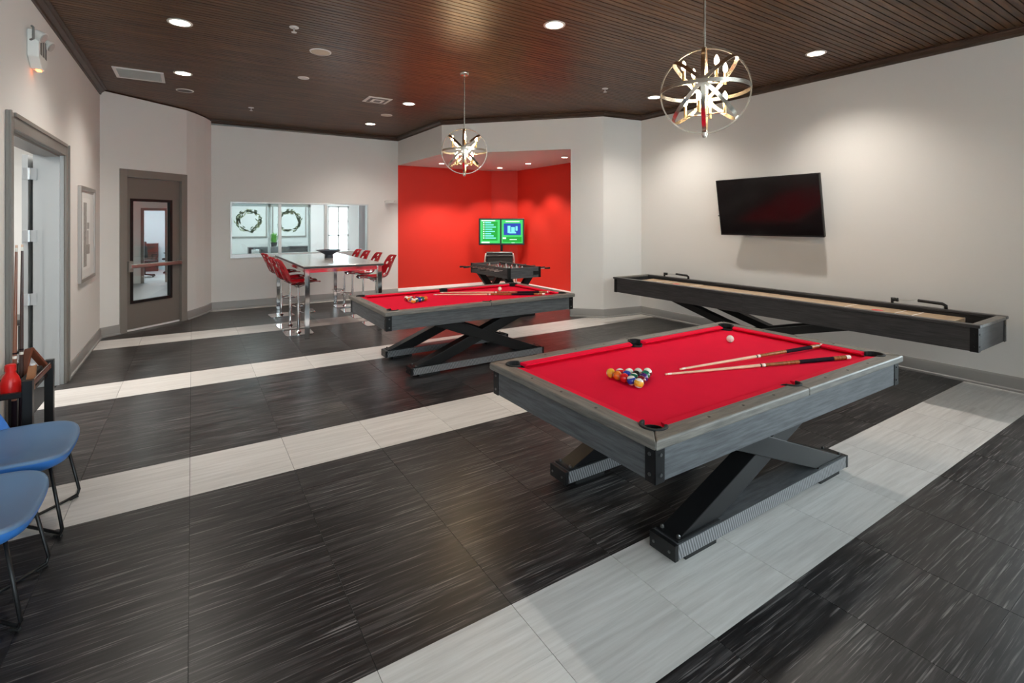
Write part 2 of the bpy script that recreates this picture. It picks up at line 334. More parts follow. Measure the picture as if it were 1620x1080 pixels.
for i, (x0, x1) in enumerate(ADDED_BACKWIN):
    w = thing('window_%d' % (i+3), (x0, BACKY, .35), kind='structure')  # added back window, out of view, an opening for daylight
    f = MB()
    for a, b, c, d in ((x0, x0+.06, .35, 2.85), (x1-.06, x1, .35, 2.85), (x0, x1, .35, .41), (x0, x1, 2.79, 2.85), ((x0+x1)/2-.03, (x0+x1)/2+.03, .35, 2.85)): f.box(a, b, BACKY-.10, BACKY-.04, c, d)
    f.build('window_frame', 'white', w); box(x0, x1, BACKY-.072, BACKY-.068, .35, 2.85).build('pane', 'glass', w)
m = MB().prism([(A[0]+.04, 11.3), (B[0]+.05, B[1]+.03), (J[0]+.05, J[1]+.05), (C[0]+.07, C[1]+.07), (7.0, 6.57), (7.2, 6.57), (7.2, 11.3)], AZ+.001, AZ+.08)
struct(m.build('ceiling_alcove', 'white'))

# floor: base slab, tiles as parts
fl = struct(box(LX-.3, 7.24, BACKY-.14, 11.36, -.08, -.004).build('floor', 'sub'))
def proj(x, y, z):
    d = x*FV.x+y*FV.y; r = x*RV.x+y*RV.y
    if d < .25: return None
    return 810+FPX*r/d, HOR+FPX*(CAMH-z)/d, d
cells = []
for i in range(-3, 13):
    for j in range(-13, 33):
        x0, x1 = TX0+i*TW, TX0+(i+1)*TW; y0, y1 = TY0+j*TH, TY0+(j+1)*TH
        x0c, x1c = max(x0, LX-.05), min(x1, 7.12); y0c, y1c = max(y0, BACKY), min(y1, 11.25)
        if x1c-x0c < .02 or y1c-y0c < .02: continue
        lightrow = (j % 8) in (0, 1)
        if y0 > 9.6 and x1 < (y0-10.4)*.8-.3: continue
        p = proj((x0c+x1c)/2, (y0c+y1c)/2, 0); area = 0
        if p and -60 < p[0] < 1680 and p[1] < 1180: area = 1/p[2]**3
        cells.append((area, x0c, x1c, y0c, y1c, lightrow))
cells.sort(key=lambda c: -c[0])
unit = {}
G = .0012
def tile_mesh(w, h, lt):
    k = (round(w,4), round(h,4), lt)
    if k not in unit:
        me = bpy.data.meshes.new('floor_tile'); b = MB().box(G, w-G, G*.35, h-G*.35, -.004, 0); me.from_pydata(b.v, [], b.f); me.materials.append(MT['light' if lt else 'dark']); unit[k] = me
    return unit[k]
rest = {True: MB(), False: MB()}
for n, (ar, x0, x1, y0, y1, lt) in enumerate(cells):
    if n < 290 and ar > 0:
        o = bpy.data.objects.new('floor_tile', tile_mesh(x1-x0, y1-y0, lt)); COL.objects.link(o); o.location = (x0, y0, 0); o.parent = fl
    else: rest[lt].box(x0+G, x1-G, y0+G*.35, y1-G*.35, -.004, 0)
tag(rest[True].build('pale_floor_tiles', 'light', fl), kind='stuff'); tag(rest[False].build('dark_floor_tiles', 'dark', fl), kind='stuff')

# ceiling: backing slab, boards as parts
cl = struct(box(LX-LT, RX+.14, BACKY-.14, 11.36, CZ+.012, CZ+.10).build('ceiling', 'ceilgap'))
BP = .0647
bme = bpy.data.meshes.new('ceiling_board')
bb = MB().box(0, 1, .005, BP-.005, 0, .014); bme.from_pydata(bb.v, [], bb.f); bme.materials.append(MT['ceil'])
def left_x(y):
    if y < 9.42: return LX
    for p, q in zip(DOORWALL, DOORWALL[1:]):
        if p[1] <= y <= q[1]: return p[0]+(q[0]-p[0])*(y-p[1])/(q[1]-p[1])
    return pC[0]
def right_x(y):
    if y < 6.5: return RX
    for p, q in ((D, C), (C, B), (B, A)):
        if p[1] <= y <= q[1]: return p[0]+(q[0]-p[0])*(y-p[1])/(q[1]-p[1]) if q[1] > p[1] else p[0]
    return 4.04
y = BACKY
while y < 11.22:
    x0, x1 = left_x(y)-.02, right_x(y+BP)+.06
    o = bpy.data.objects.new('ceiling_board', bme); COL.objects.link(o); o.location = (x0, y, CZ); o.scale = (x1-x0, 1, 1); o.parent = cl; y += BP

# crown mouldings
CR = [(0, 3.575), (.018, 3.575), (.022, 3.60), (.055, 3.628), (.062, 3.645), (.085, 3.65), (.085, CZ+.005), (0, CZ+.005)]
struct(sweep([(LX, BACKY), pL], CR).build('trim_1', 'crown', auto=25)); struct(sweep([pC, A, B, C, D, (RX, BACKY)], CR).build('trim_2', 'crown', auto=25))
struct(sweep(DOORWALL, [(0, 3.64), (.012, 3.64), (.012, CZ+.004), (0, CZ+.004)]).build('trim_3', 'crown'))
# baseboards
BB = [(0, 0), (.030, 0), (.030, .018), (.016, .028), (.016, .125), (.010, .14), (.006, .15), (0, .15)]
for nm, path in (('left', [(LX, 7.12), pL, D0]), ('angled', [D1]+DOORWALL[3:]+[A]), ('red', [A, E1, E2, (7.10, 6.62)]), ('column', [J, C, D, (RX, BACKY)]), ('left_near', [(LX, BACKY), (LX, 5.01)])):
    struct(sweep(path, BB).build('baseboard_'+nm, 'white' if nm == 'red' else 'base', auto=25))  # red-wall baseboard white: its brightness under the alcove lamps put into the colour
jn = (Vector(C)-Vector(J)).normalized()
struct(MB().prism([J, tuple(Vector(J)-jn*.016), tuple(Vector(J)-jn*.016+Vector((-jn.y, jn.x))*.14), tuple(Vector(J)+Vector((-jn.y, jn.x))*.14)], 0, .15).build('baseboard_jamb', 'base'))

# left double doorway
dl = thing('door_1', (LX, OY0, 0), kind='structure')
cs = .11
for nm, a in (('casing', (OY0-cs, OY0+.01, 0, OZ+cs)), ('casing', (OY1-.01, OY1+cs, 0, OZ+cs)), ('casing', (OY0+.01, OY1-.01, OZ-.01, OZ+cs))):
    box(LX, LX+.022, *a).build(nm, 'trim', dl, bevel=.005)
    y0, y1, z0, z1 = a; horizontal = y1-y0 > 1
    (box(LX+.022, LX+.034, y0, y1, z1-.03, z1) if horizontal else box(LX+.022, LX+.034, *((y0, y0+.03) if y0 < 6 else (y1-.03, y1)), 0, OZ+cs)).build('casing_bead', 'trim', dl)
box(LX-LT, LX, OY1-.012, OY1, 0, OZ).build('jamb', 'jamb', dl); box(LX-LT, LX, OY0, OY0+.012, 0, OZ).build('jamb', 'trim', dl); box(LX-LT, LX, OY0, OY1, OZ-.012, OZ).build('jamb_head', 'trim', dl)
box(LX-.15, LX-.03, OY1-.032, OY1-.012, 0, OZ-.012).build('door_stop', 'jamb', dl); box(LX-.15, LX-.03, OY0+.012, OY1-.032, OZ-.03, OZ-.012).build('door_stop', 'trim', dl)
lf = box(LX-LT-.085, LX-LT-.04, OY1-.004, OY1+.88, .01, OZ-.02).build('door_leaf', 'jamb', dl)
for z in (.25, .914, 1.567, 2.206):
    h = MB().box(LX-LT-.08, LX-LT-.04, OY1-.008, OY1-.003, z-.06, z+.06).box(LX-LT-.018, LX-LT+.03, OY1-.016, OY1-.011, z-.06, z+.06).cyl((LX-LT-.030, OY1-.016, z-.06), (LX-LT-.030, OY1-.016, z+.06), .011)
    h.build('hinge', 'hinge', dl)
# pale room behind it
struct(MB().box(-4.2, LX-LT, 9.25, 9.35, 0, 2.9).box(-4.3, -4.2, 3.4, 9.35, 0, 2.9).box(-4.3, LX-LT, 3.3, 3.4, 0, 2.9).build('wall_side_room', 'white'))
struct(box(-4.3, LX-.3, 3.3, 9.35, -.08, 0).build('floor_side_room', 'bfloor')); struct(box(-4.3, LX-LT, 3.3, 9.35, 2.9, 2.98).build('ceiling_side_room', 'white'))
add_light('side_room_light', 'AREA', (-2.7, 6.8, 2.85), ROOM_W*1.05, (1, .98, .94), shape='SQUARE', size=1.2)

# angled door with tall glass
dd = thing('door_2', (D0[0], D0[1], 0), kind='structure')
du = (Vector(D1)-Vector(D0)); DWL = du.length; du.normalize(); dn = Vector((du.y, -du.x))     # dn points into the room
def dbox(s0, s1, n0, n1, z0, z1, mb=None):
    mb = mb or MB(); P = [Vector(D0)+du*s+dn*n for s, n in ((s0,n0),(s1,n0),(s1,n1),(s0,n1))]
    return mb.prism([tuple(p) for p in P], z0, z1)
sa, sb = DWL*s0, DWL*s1; FW = .055
for a in ((sa-.05, sa+FW, 0, 2.52), (sb-FW, sb+.05, 0, 2.52), (sa+FW, sb-FW, 2.40, 2.52)): dbox(a[0], a[1], -.14, .02, a[2], a[3]).build('door_frame', 'trim', dd, bevel=.004)
e0, e1 = sa+FW+.004, sb-FW-.004; g0, g1, gz0, gz1 = e0+.085, e1-.15, .44, 2.06
leaf = dbox(e0, g0, -.075, -.03, .035, 2.395); dbox(g1, e1, -.075, -.03, .035, 2.395, leaf); dbox(g0, g1, -.075, -.03, .035, gz0, leaf); dbox(g0, g1, -.075, -.03, gz1, 2.395, leaf)
leaf = leaf.build('door_leaf', 'door', dd); sub(leaf)
for a in ((g0-.012, g0+.03, gz0-.012, gz1+.012), (g1-.03, g1+.012, gz0-.012, gz1+.012), (g0+.03, g1-.03, gz0-.012, gz0+.03), (g0+.03, g1-.03, gz1-.03, gz1+.012)): dbox(a[0], a[1], -.08, -.018, a[2], a[3]).build('glass_stop', 'blackm', leaf)
dbox(g0+.02, g1-.02, -.056, -.050, gz0+.02, gz1-.02).build('pane', 'glass', leaf)
pb = thing('panic_bar', (0,0,0)); pb.parent = dd; pb.location = (0,0,0); pb['o_'] = dd['o_']
dbox(e0+.005, e0+.075, -.03, .045, .93, 1.10).build('latch_housing', 'trim', pb, bevel=.008); dbox(e0+.03, e1-.03, .01, .055, .985, 1.045).build('push_bar', 'brushed', pb, bevel=.008); dbox(e1-.05, e1-.01, -.03, .05, .98, 1.05).build('bar_bracket', 'brushed', pb, bevel=.006)
dbox(e0, e1, -.075, -.03, .004, .030).build('threshold_seal', 'white', dd)

# pass-through window
wd = thing('window_1', (WX0, 11.22, WZ0), kind='structure')
fr = .03
for a in ((WX0, WX0+fr, WZ0, WZ1), (WX1-fr, WX1, WZ0, WZ1), (WX0+fr, WX1-fr, WZ0, WZ0+.075), (WX0+fr, WX1-fr, WZ1-fr, WZ1)): box(a[0], a[1], 11.20, 11.36, a[2], a[3]).build('window_frame', 'alum', wd, bevel=.003)
for x in (1.522, 2.425): box(x-.03, x+.03, 11.215, 11.27, WZ0+.075, WZ1-fr).build('mullion', 'alum', wd, bevel=.003)
for x in (1.335, 2.112): box(x-.024, x+.024, 11.30, 11.345, WZ0+.075, WZ1-fr).build('sash_stile', 'alum', wd)
for x0, x1, yy in ((WX0+fr, 1.335, 11.32), (1.335, 2.112, 11.325), (WX0+fr, 1.492, 11.245), (1.552, 2.395, 11.245), (2.455, WX1-fr, 11.245)): box(x0, x1, yy-.002, yy+.002, WZ0+.075, WZ1-fr).build('pane', 'glass', wd)
box(WX0+fr, 2.136, 11.30, 11.345, WZ1-.085, WZ1-fr).build('sash_rail', 'alum', wd)
# back room seen through glass
BY = 15.1
m = MB().box(.3, 3.33, BY, BY+.12, 0, 2.9).box(3.93, 5.0, BY, BY+.12, 0, 2.9).box(3.33, 3.93, BY, BY+.12, 0, .45).box(3.33, 3.93, BY, BY+.12, 2.15, 2.9)
struct(m.build('wall_back_room', 'white')); struct(box(5.0, 5.1, 11.36, BY, 0, 2.9).build('wall_back_room_end', 'white')); struct(box(-3.7, -3.6, 9.45, 21.5, 0, 2.9).build('wall_back_room_side', 'white'))
struct(MB().box(-3.7, LX-LT, 9.42, 9.50, 0, 2.9).build('wall_back_room_near', 'white'))
OY = 17.1; OX0, OX1 = -1.19, -.60
m = MB().box(-3.6, OX0, OY, OY+.1, 0, 2.9).box(OX1, .2, OY, OY+.1, 0, 2.9).box(OX0, OX1, OY, OY+.1, 2.08, 2.9).box(.2, .3, 11.30, 21.5, 0, 2.9)
struct(m.build('wall_corridor', 'white'))
struct(MB().box(-3.6, .3, 21.4, 21.5, 0, 2.9).build('wall_office', 'pblue'))
d3 = thing('door_3', (OX0, OY, 0), kind='structure')
for a in ((OX0, OX0+.07, 0, 2.08), (OX1-.04, OX1, 0, 2.08), (OX0+.07, OX1-.04, 2.01, 2.08)): box(a[0], a[1], OY-.03, OY+.13, a[2], a[3]).build('door_frame', 'trim', d3)
bfl = MB(); bfl.prism([(-3.7, 9.42), (LX-LT, 9.42), (LX-.05, 9.62), (D0[0]-.10, D0[1]+.10), (D1[0]-.10, D1[1]+.10), (.06, 11.36), (5.1, 11.36), (5.1, BY+.1), (.3, BY+.1), (.3, 21.5), (-3.7, 21.5)], -.08, .002)
struct(bfl.build('floor_back_room', 'bfloor'))
bcl = MB(); bcl.prism([(-3.7, 9.42), (LX-LT, 9.42), (D0[0]-.15, D0[1]+.12), (D1[0]-.13, D1[1]+.13), (.1, 11.36), (5.1, 11.36), (5.1, BY+.1), (.3, BY+.1), (.3, 21.5), (-3.7, 21.5)], 2.9, 2.98)
struct(bcl.build('ceiling_back_room', 'white'))
add_light('back_room_light', 'AREA', (2.2, 13.2, 2.85), ROOM_W*1.2, (.94, .97, 1), shape='RECTANGLE', size=2.4, size_y=1.6)
add_light('office_light', 'AREA', (-1.2, 19.2, 2.85), ROOM_W*1.1, (.88, .95, 1), shape='SQUARE', size=1.2); add_light('vestibule_light', 'AREA', (-1.2, 13.2, 2.85), ROOM_W*.45, (1, .97, .92), shape='SQUARE', size=.7)
w2 = thing('window_2', (3.33, BY, .45), kind='structure')
f = MB()
for a in ((3.33, 3.37, .45, 2.15), (3.89, 3.93, .45, 2.15), (3.33, 3.93, .45, .49), (3.33, 3.93, 2.11, 2.15), (3.61, 3.65, .45, 2.15), (3.33, 3.93, 1.28, 1.32), (3.33, 3.93, .86, .88), (3.33, 3.93, 1.70, 1.72)): f.box(a[0], a[1], BY+.02, BY+.06, a[2], a[3])
f.build('window_frame', 'white', w2); box(3.35, 3.91, BY+.036, BY+.040, .47, 2.13).build('pane', 'glass', w2)

# ------------------------------------------------------------------ pool tables
def arc(c, r, a0, a1, n=10): return [(c[0]+r*math.cos(math.radians(a0+(a1-a0)*i/n)), c[1]+r*math.sin(math.radians(a0+(a1-a0)*i/n))) for i in range(n+1)]
PLn, PWd, PTZ = 2.51, 1.41, .785
BEDZ = PTZ-.037
def make_pool_table():
    t = thing('pool_table', (0,0,0), world=False)
    hl, hw = PLn/2, PWd/2; wd_, cu = .098, .05; a, b = hl-wd_-cu, hw-wd_-cu
    pc = (a+.022, b+.022); pr = .062; sc = (0, b+.043); sr = .056
    th = math.degrees(math.asin((cu-.022)/pr)); ts = math.degrees(math.asin((cu-.043)/sr))
    z0, z1 = PTZ-.045, PTZ
    def mir(poly, sx, sy): return [(x*sx, y*sy) for x, y in poly]
    long_ = [(.0015, hw), (hl-.001, hw)] + arc(pc, pr, 45, 180-th) + arc(sc, sr, ts, 90, 8)[:]
    long_ = [(max(x, .0015), y) for x, y in long_]
    end_ = [(hl, -hw+.001), (hl, hw-.001)] + arc(pc, pr, 45, -(90-th)) + [(x, -y) for x, y in arc(pc, pr, 45, -(90-th))[::-1]]
    for sx in (1, -1):
        for sy in (1, -1): MB().prism(mir(long_, sx, sy), z0, z1).build('rail', 'railw', t, bevel=.009, seg=3)
        MB().prism(mir(end_, sx, 1), z0, z1).build('rail', 'railw2', t, bevel=.009, seg=3)
    def cushion(p0, p1, q0, q1, nm='cushion'):      # nose p0->p1, back q0->q1
        m = MB(); zt, zn, zb = PTZ-.004, PTZ-.010, PTZ-.045
        v = [(*q0, zt), (*q1, zt), (*p1, zn), (*p0, zn), (*q0, zb), (*q1, zb), (*p1, zn-.008), (*p0, zn-.008)]
        m.add(v, [(0,1,2,3), (4,7,6,5), (3,2,6,7), (0,3,7,4), (1,5,6,2), (0,4,5,1)]); return m.build(nm, 'cloth', t)
    for sx in (1, -1):
        for sy in (1, -1):
            P = mir([(.075, b), (a-.055, b), (.056, b+cu), (a-.033, b+cu)], sx, sy); cushion(*P)
        P = mir([(a, -b+.055), (a, b-.055), (a+cu, -b+.033), (a+cu, b-.033)], sx, 1); cushion(*P)
    bed = []
    def corner(sx, sy, arcpts): return [(x*sx, y*sy) for x, y in arcpts]
    ca = arc(pc, pr, 270-(th), 180+th, 8)            # inner side of the corner pocket
    ca = arc(pc, pr, 180-th+0, 180-th, 1)[:0] + arc(pc, pr, 270+12, 168, 10)
    sarc = arc(sc, sr, 350, 190, 10)
    q = a+cu-.004, b+cu-.004
    ring = [( q[0], 0)] + [p for p in ca if True] + [(p[0], p[1]) for p in sarc] + [(-x, y) for x, y in ca[::-1]]
    ring += [(-q[0], 0)] + [(-x, -y) for x, y in ca] + [(-x, -y) for x, y in sarc] + [(x, -y) for x, y in ca[::-1]]
    MB().prism(ring, BEDZ-.02, BEDZ).build('bed', 'cloth', t)
    for (c, r, a0, a1) in [((pc[0]*sx, pc[1]*sy), pr, 0, 0) for sx in (1,-1) for sy in (1,-1)] + [((0, sc[1]*sy), sr, 0, 0) for sy in (1,-1)]:
        ang = math.atan2(c[1], c[0]) if abs(c[0]) > .01 else (PI/2 if c[1] > 0 else -PI/2)
        half = math.radians(118 if abs(c[0]) > .01 else 92)
        m = MB(); path = []
        for i in range(15):
            t_ = ang-half+2*half*i/14; path.append((c[0]+(r+.003)*math.cos(t_), c[1]+(r+.003)*math.sin(t_)))
        inner = [(c[0]+(r-.012)*math.cos(ang-half+2*half*i/14), c[1]+(r-.012)*math.sin(ang-half+2*half*i/14)) for i in range(15)]
        m.prism(path+inner[::-1], PTZ-.03, PTZ+.006)
        pk = m.build('pocket', 'rubber', t, bevel=.004)
        MB().lathe([(.002, PTZ-.13), (r*.8, PTZ-.13), (r-.002, PTZ-.09), (r-.002, PTZ-.022), (r-.006, PTZ-.022), (r-.006, PTZ-.09), (.004, PTZ-.12)], (c[0], c[1], 0), 20).build('pocket_cup', 'rubber', pk)
    sm = None
    for sx in (1, -1):
        for pt in [(a*k/4, s*(hw-.048)) for k in (1,2,3) for s in (1,-1)] + [(hl-.048, b*k/2) for k in (-1,0,1)]:
            o = None
            if sm is None:
                sm = MB().lathe([(.0075, -.001), (.0075, .0012)], n=10).build('sight', 'black', t); o = sm
            else: o = sm.copy(); COL.objects.link(o)
            o.location = (pt[0]*sx, pt[1], PTZ)
    # cabinet
    cz0, cz1 = .588, PTZ-.045; ox, oy = hl-.045, hw-.045
    for s in (1, -1):
        box(-ox, ox, s*oy-.02, s*oy+.02, cz0, cz1).build('apron', 'cab', t); box(s*ox-.02, s*ox+.02, -oy-.02, oy+.02, cz0, cz1-.001).build('apron', 'cab2', t)
    box(-ox+.02, ox-.02, -oy+.02, oy-.02, cz0+.02, cz0+.04).build('underside', 'blackm', t)
    for sx in (1, -1):
        for sy in (1, -1):
            X, Y = sx*(ox+.02), sy*(oy+.02); m = MB()
            m.box(min(X-sx*.055, X+sx*.004), max(X-sx*.055, X+sx*.004), min(Y, Y+sy*.004), max(Y, Y+sy*.004), cz0-.004, cz1)
            m.box(min(X, X+sx*.004), max(X, X+sx*.004), min(Y-sy*.055, Y+sy*.004), max(Y-sy*.055, Y+sy*.004), cz0-.004, cz1)
            br = m.build('corner_bracket', 'blackm', t)
            for z in (cz0+.032, cz1-.032):
                MB().cyl((X-sx*.028, Y+sy*.003, z), (X-sx*.028, Y+sy*.009, z), .008, n=10).build('bolt', 'bolt', br); MB().cyl((X+sx*.003, Y-sy*.028, z), (X+sx*.009, Y-sy*.028, z), .008, n=10).build('bolt', 'bolt', br)
    # crossed steel legs on two feet
    for sy in (1, -1):
        yc = sy*.43
        ft = box(-.895, .895, yc-.08, yc+.08, .028, .104).build('foot', 'rib', t, bevel=.003)
        box(-.885, .885, yc-.081, yc+.081, .1041, .1055).build('foot_top', 'cab', ft)
        for sx in (1, -1):
            x = sx*.897; box(min(x, x-sx*.028), max(x, x-sx*.028), yc-.083, yc+.083, .026, .1065).build('end_cap', 'blackm', ft, bevel=.003)
            for k in (-.05, .05): MB().cyl((x+sx*.002, yc+k, .066), (x+sx*.008, yc+k, .066), .007, n=8).build('bolt', 'bolt', ft)
            box(min(sx*.80, sx*.55), max(sx*.80, sx*.55), yc-.07, yc+.07, 0, .028).build('foot_pad', 'rubber', ft)
            box(min(sx*.86, sx*.52), max(sx*.86, sx*.52), yc-.072, yc+.072, .1055, .115).build('base_plate', 'blackm', ft)
            for k in (-.052, .052): MB().lathe([(.010, 0), (.010, .01), (.004, .016)], (sx*.835, yc+k, .115), 8).build('bolt', 'bolt', ft)
        for sx in (1, -1):
            m = MB(); xa, xb = -sx*.70, sx*.62; dz = .145
            x_ = [(xa-sx*.13, .113), (xa+sx*.20, .113), (xb+sx*.14, .598), (xb-sx*.19, .598)]
            yo = yc-sy*.004*sx
            m.add([(x, yo-.062, z) for x, z in x_]+[(x, yo+.062, z) for x, z in x_], [(0,1,2,3), (7,6,5,4), (0,4,5,1), (1,5,6,2), (2,6,7,3), (3,7,4,0)])
            m.build('leg', 'blackm', t, bevel=.004)
    box(-.05, .05, -.37, .37, .32, .40).build('crossbar', 'blackm', t, bevel=.004)
    return t
PTX, PTY1, PTY2 = 2.910, 2.155, 5.685
pt1 = make_pool_table(); pt1.location = (PTX, PTY1, 0)
tag(pt1, 'large red felt pool table nearest the camera under the bigger pendant', 'pool table', 'red felt pool tables')
pt2 = copy_tree(pt1); pt2.location = (PTX, PTY2, 0)
tag(pt2, 'red felt pool table further back, in front of the red alcove', 'pool table', 'red felt pool tables')

# ------------------------------------------------------------------ balls
BR = .0286
BALLC = {'yellow': (.78, .40, .03), 'blue': (.010, .035, .32), 'red': (.60, .012, .014), 'purple': (.06, .012, .13), 'orange': (.75, .15, .012), 'green': (.008, .13, .075), 'maroon': (.18, .010, .018), 'black': (.010, .010, .011)}
bcache = {}
def ball(pos, col, stripe, label, group):
    k = (col, stripe)
    if k not in bcache:
        me = bpy.data.meshes.new('billiard_ball'); bm = bmesh.new(); bmesh.ops.create_uvsphere(bm, u_segments=24, v_segments=14, radius=BR); bm.to_mesh(me); bm.free()
        for p in me.polygons: p.use_smooth = True
        me.materials.append(plain('cue_ball_ivory', (.82, .78, .70), .12, coat=.5) if col == 'cue' else ball_mat('ball_'+col+('_stripe' if stripe else ''), BALLC[col], stripe)); bcache[k] = me
    o = bpy.data.objects.new('cue_ball' if col == 'cue' else 'billiard_ball', bcache[k]); COL.objects.link(o); o.location = pos
    o.rotation_euler = (random.uniform(-.7, .7), random.uniform(-.3, .3), -YAW+random.uniform(-.35, .35)); tag(o, label, 'ball', group); return o
RACK = [[('yellow', 0), ('orange', 0), ('red', 0), ('blue', 1), ('yellow', 1)],
        [('red', 1), ('blue', 0), ('green', 1), ('maroon', 0)],
        [('purple', 1), ('black', 0), ('blue', 0)],
        [('orange', 1), ('green', 0)], [('maroon', 1)]]
RACK[2][2] = ('purple', 0)
def rack(x, yc, where, group, order):
    row = ['base row', 'second row', 'middle row', 'fourth row', 'tip']
    for r, L_ in enumerate(order):
        n = len(L_)
        for k, (c, s) in enumerate(L_):
            y = yc+(n-1)*BR*1.01-k*2*BR*1.01
            lab = ('white ball with %s stripe' % c if s else 'solid %s ball' % c)+' in the %s of the %s' % (row[r], where)
            ball((x+r*BR*1.745, y, BEDZ+BR), c, s, lab, group)
rack(2.189, 2.160, 'near table rack', 'racked balls on the near pool table', RACK)
R2 = [[('red', 1), ('maroon', 1), ('orange', 1), ('purple', 1), ('yellow', 1)], [('blue', 1), ('black', 0), ('red', 0), ('green', 1)], [('maroon', 0), ('purple', 0), ('blue', 0)], [('yellow', 0), ('green', 0)], [('orange', 0)]]
rack(2.20, 5.70, 'far table rack', 'racked balls on the far pool table', R2)
ball((3.63, 2.42, BEDZ+BR), 'cue', 0, 'white cue ball near the far corner pocket of the near pool table', 'cue balls')
ball((3.61, 5.94, BEDZ+BR), 'cue', 0, 'white cue ball beside the cues on the far pool table', 'cue balls')

# ------------------------------------------------------------------ cues
def make_cue(label, group, p_tip, p_butt, butt='butt', length=1.46):
    p0, p1 = Vector(p_tip), Vector(p_butt); d = (p1-p0).normalized()
    t = thing('pool_cue', p0, label, 'cue', group, world=False)
    t.rotation_mode = 'QUATERNION'; t.rotation_quaternion = Vector((0,0,1)).rotation_difference(d)
    def seg(a, b, ra, rb, nm, mt, par=None): return MB().cyl((0,0,a*length), (0,0,b*length), ra, rb, 12).build(nm, mt, par or t, auto=40)
    seg(0, .012, .0058, .0064, 'tip', 'shaft'); seg(.012, .03, .0064, .0066, 'ferrule', 'ferr'); sh = seg(.03, .50, .0066, .0108, 'shaft', 'shaft' if butt == 'butt' else butt)
    seg(.485, .492, .0110, .0112, 'joint_ring', 'wrap', sh); seg(.50, .512, .0111, .0111, 'joint_collar', 'ferr')
    seg(.512, .70, .0110, .0130, 'forearm', butt); seg(.70, .90, .0132, .0142, 'wrap', 'wrap'); seg(.90, .975, .0143, .0147, 'butt_sleeve', butt); seg(.975, 1, .0147, .0138, 'bumper', 'ferr')
    return t
zc = BEDZ
def lay(label, tip, butt, dz=.0):
    t = Vector((*tip, zc+.008+dz)); b = Vector((*butt, zc+.0155+dz*.2)); d = (b-t).normalized(); make_cue(label, 'cues lying on the pool tables', t, t+d)
lay('lower pool cue lying nearer the side rail of the near table', (2.505, 2.12), (3.93, 1.66))
lay('upper crossed pool cue pointing at the far corner of the near table', (2.62, 2.10), (4.05, 1.935), .019)
lay('pool cue lying under its twin on the far table', (2.66, 6.05), (3.89, 5.27))
lay('pool cue crossed over its twin on the far table', (2.76, 6.06), (4.03, 5.38), .019)

# ------------------------------------------------------------------ shuffleboard table
SX0, SX1, SY0, SY1, STZ = 5.90, 6.74, 1.485, 6.085, .790
sh = thing('shuffleboard_table', ((SX0+SX1)/2, (SY0+SY1)/2, 0), 'long charcoal shuffleboard table along the white right wall', 'shuffleboard')
ym = 3.78; cb0 = .545
for x0, x1, nm in ((SX0+.02, SX0+.06, 'side_panel'), (SX1-.06, SX1-.02, 'side_panel')):
    for y0, y1 in ((SY0+.02, ym-.001), (ym+.001, SY1-.02)): box(x0, x1, y0, y1, cb0, STZ-.025).build(nm, 'cabd', sh)
for y0, y1 in ((SY0+.02, SY0+.06), (SY1-.06, SY1-.02)): box(SX0+.06, SX1-.06, y0, y1, cb0, STZ-.025).build('end_panel', 'cabd2', sh)
for x0, x1 in ((SX0, SX0+.075), (SX1-.075, SX1)):
    for y0, y1 in ((SY0, ym-.001), (ym+.001, SY1)): box(x0, x1, y0, y1, STZ-.03, STZ).build('top_rail', 'cabd', sh, bevel=.007)
for y0, y1 in ((SY0, SY0+.075), (SY1-.075, SY1)): box(SX0+.075, SX1-.075, y0, y1, STZ-.03, STZ-.0005).build('top_rail', 'railw2', sh, bevel=.007)
box(SX0+.06, SX1-.06, SY0+.06, SY1-.06, cb0+.01, cb0+.03).build('gutter_floor', 'rubber', sh)
pbd = box(SX0+.17, SX1-.17, SY0+.28, SY1-.28, STZ-.115, STZ-.045).build('playing_board', 'maple', sh, bevel=.004); sub(pbd)
for y in (SY0+.62, SY0+.77, SY0+1.25, SY1-.62, SY1-.77, SY1-1.25): box(SX0+.175, SX1-.175, y-.004, y+.004, STZ-.046, STZ-.0445).build('board_line', 'mapleline', pbd)
for y in (SY0+.95, SY1-.95): MB().lathe([(.055, 0), (.055, .001)], ((SX0+SX1)/2, y, STZ-.0452), 20).build('board_emblem', 'redline', pbd)
for sx, X in ((-1, SX0+.02), (1, SX1-.02)):
    for sy, Y in ((-1, SY0+.02), (1, SY1-.02)):
        m = MB().box(min(X, X-sx*.055), max(X, X-sx*.055), min(Y, Y+sy*.005), max(Y, Y+sy*.005), cb0-.004, STZ-.03).box(min(X, X+sx*.005), max(X, X+sx*.005), min(Y+sy*.005, Y-sy*.055), max(Y+sy*.005, Y-sy*.055), cb0-.004, STZ-.03)
        br = m.build('corner_bracket', 'blackm', sh); sub(br)
        for z in (cb0+.045, STZ-.09):
            MB().cyl((X-sx*.028, Y+sy*.004, z), (X-sx*.028, Y+sy*.011, z), .008, n=10).build('bolt', 'bolt', br); MB().cyl((X+sx*.004, Y-sy*.028, z), (X+sx*.011, Y-sy*.028, z), .008, n=10).build('bolt', 'blackm', br)
for yc in (2.20, 5.45):
    X = SX1-.035; k = .24
    sc_ = MB().tube([(X, yc-k, STZ), (X, yc-k, STZ+.035), (X, yc-k+.03, STZ+.052), (X, yc-.0, STZ+.058)], .017, 8).build('score_handle', 'black', sh, smooth=True); sub(sc_)
    MB().cyl((X, yc, STZ+.055), (X, yc+k, STZ+.040), .004, n=8).build('score_wire', 'brushed', sc_)
    for q in range(2): MB().cyl((X, yc+k-.055+q*.03, STZ+.043), (X, yc+k-.035+q*.03, STZ+.042), .022, n=10).build('score_bead', 'black', sc_)
    box(X-.012, X+.012, yc+k-.01, yc+k+.01, STZ, STZ+.062).build('score_post', 'black', sc_)
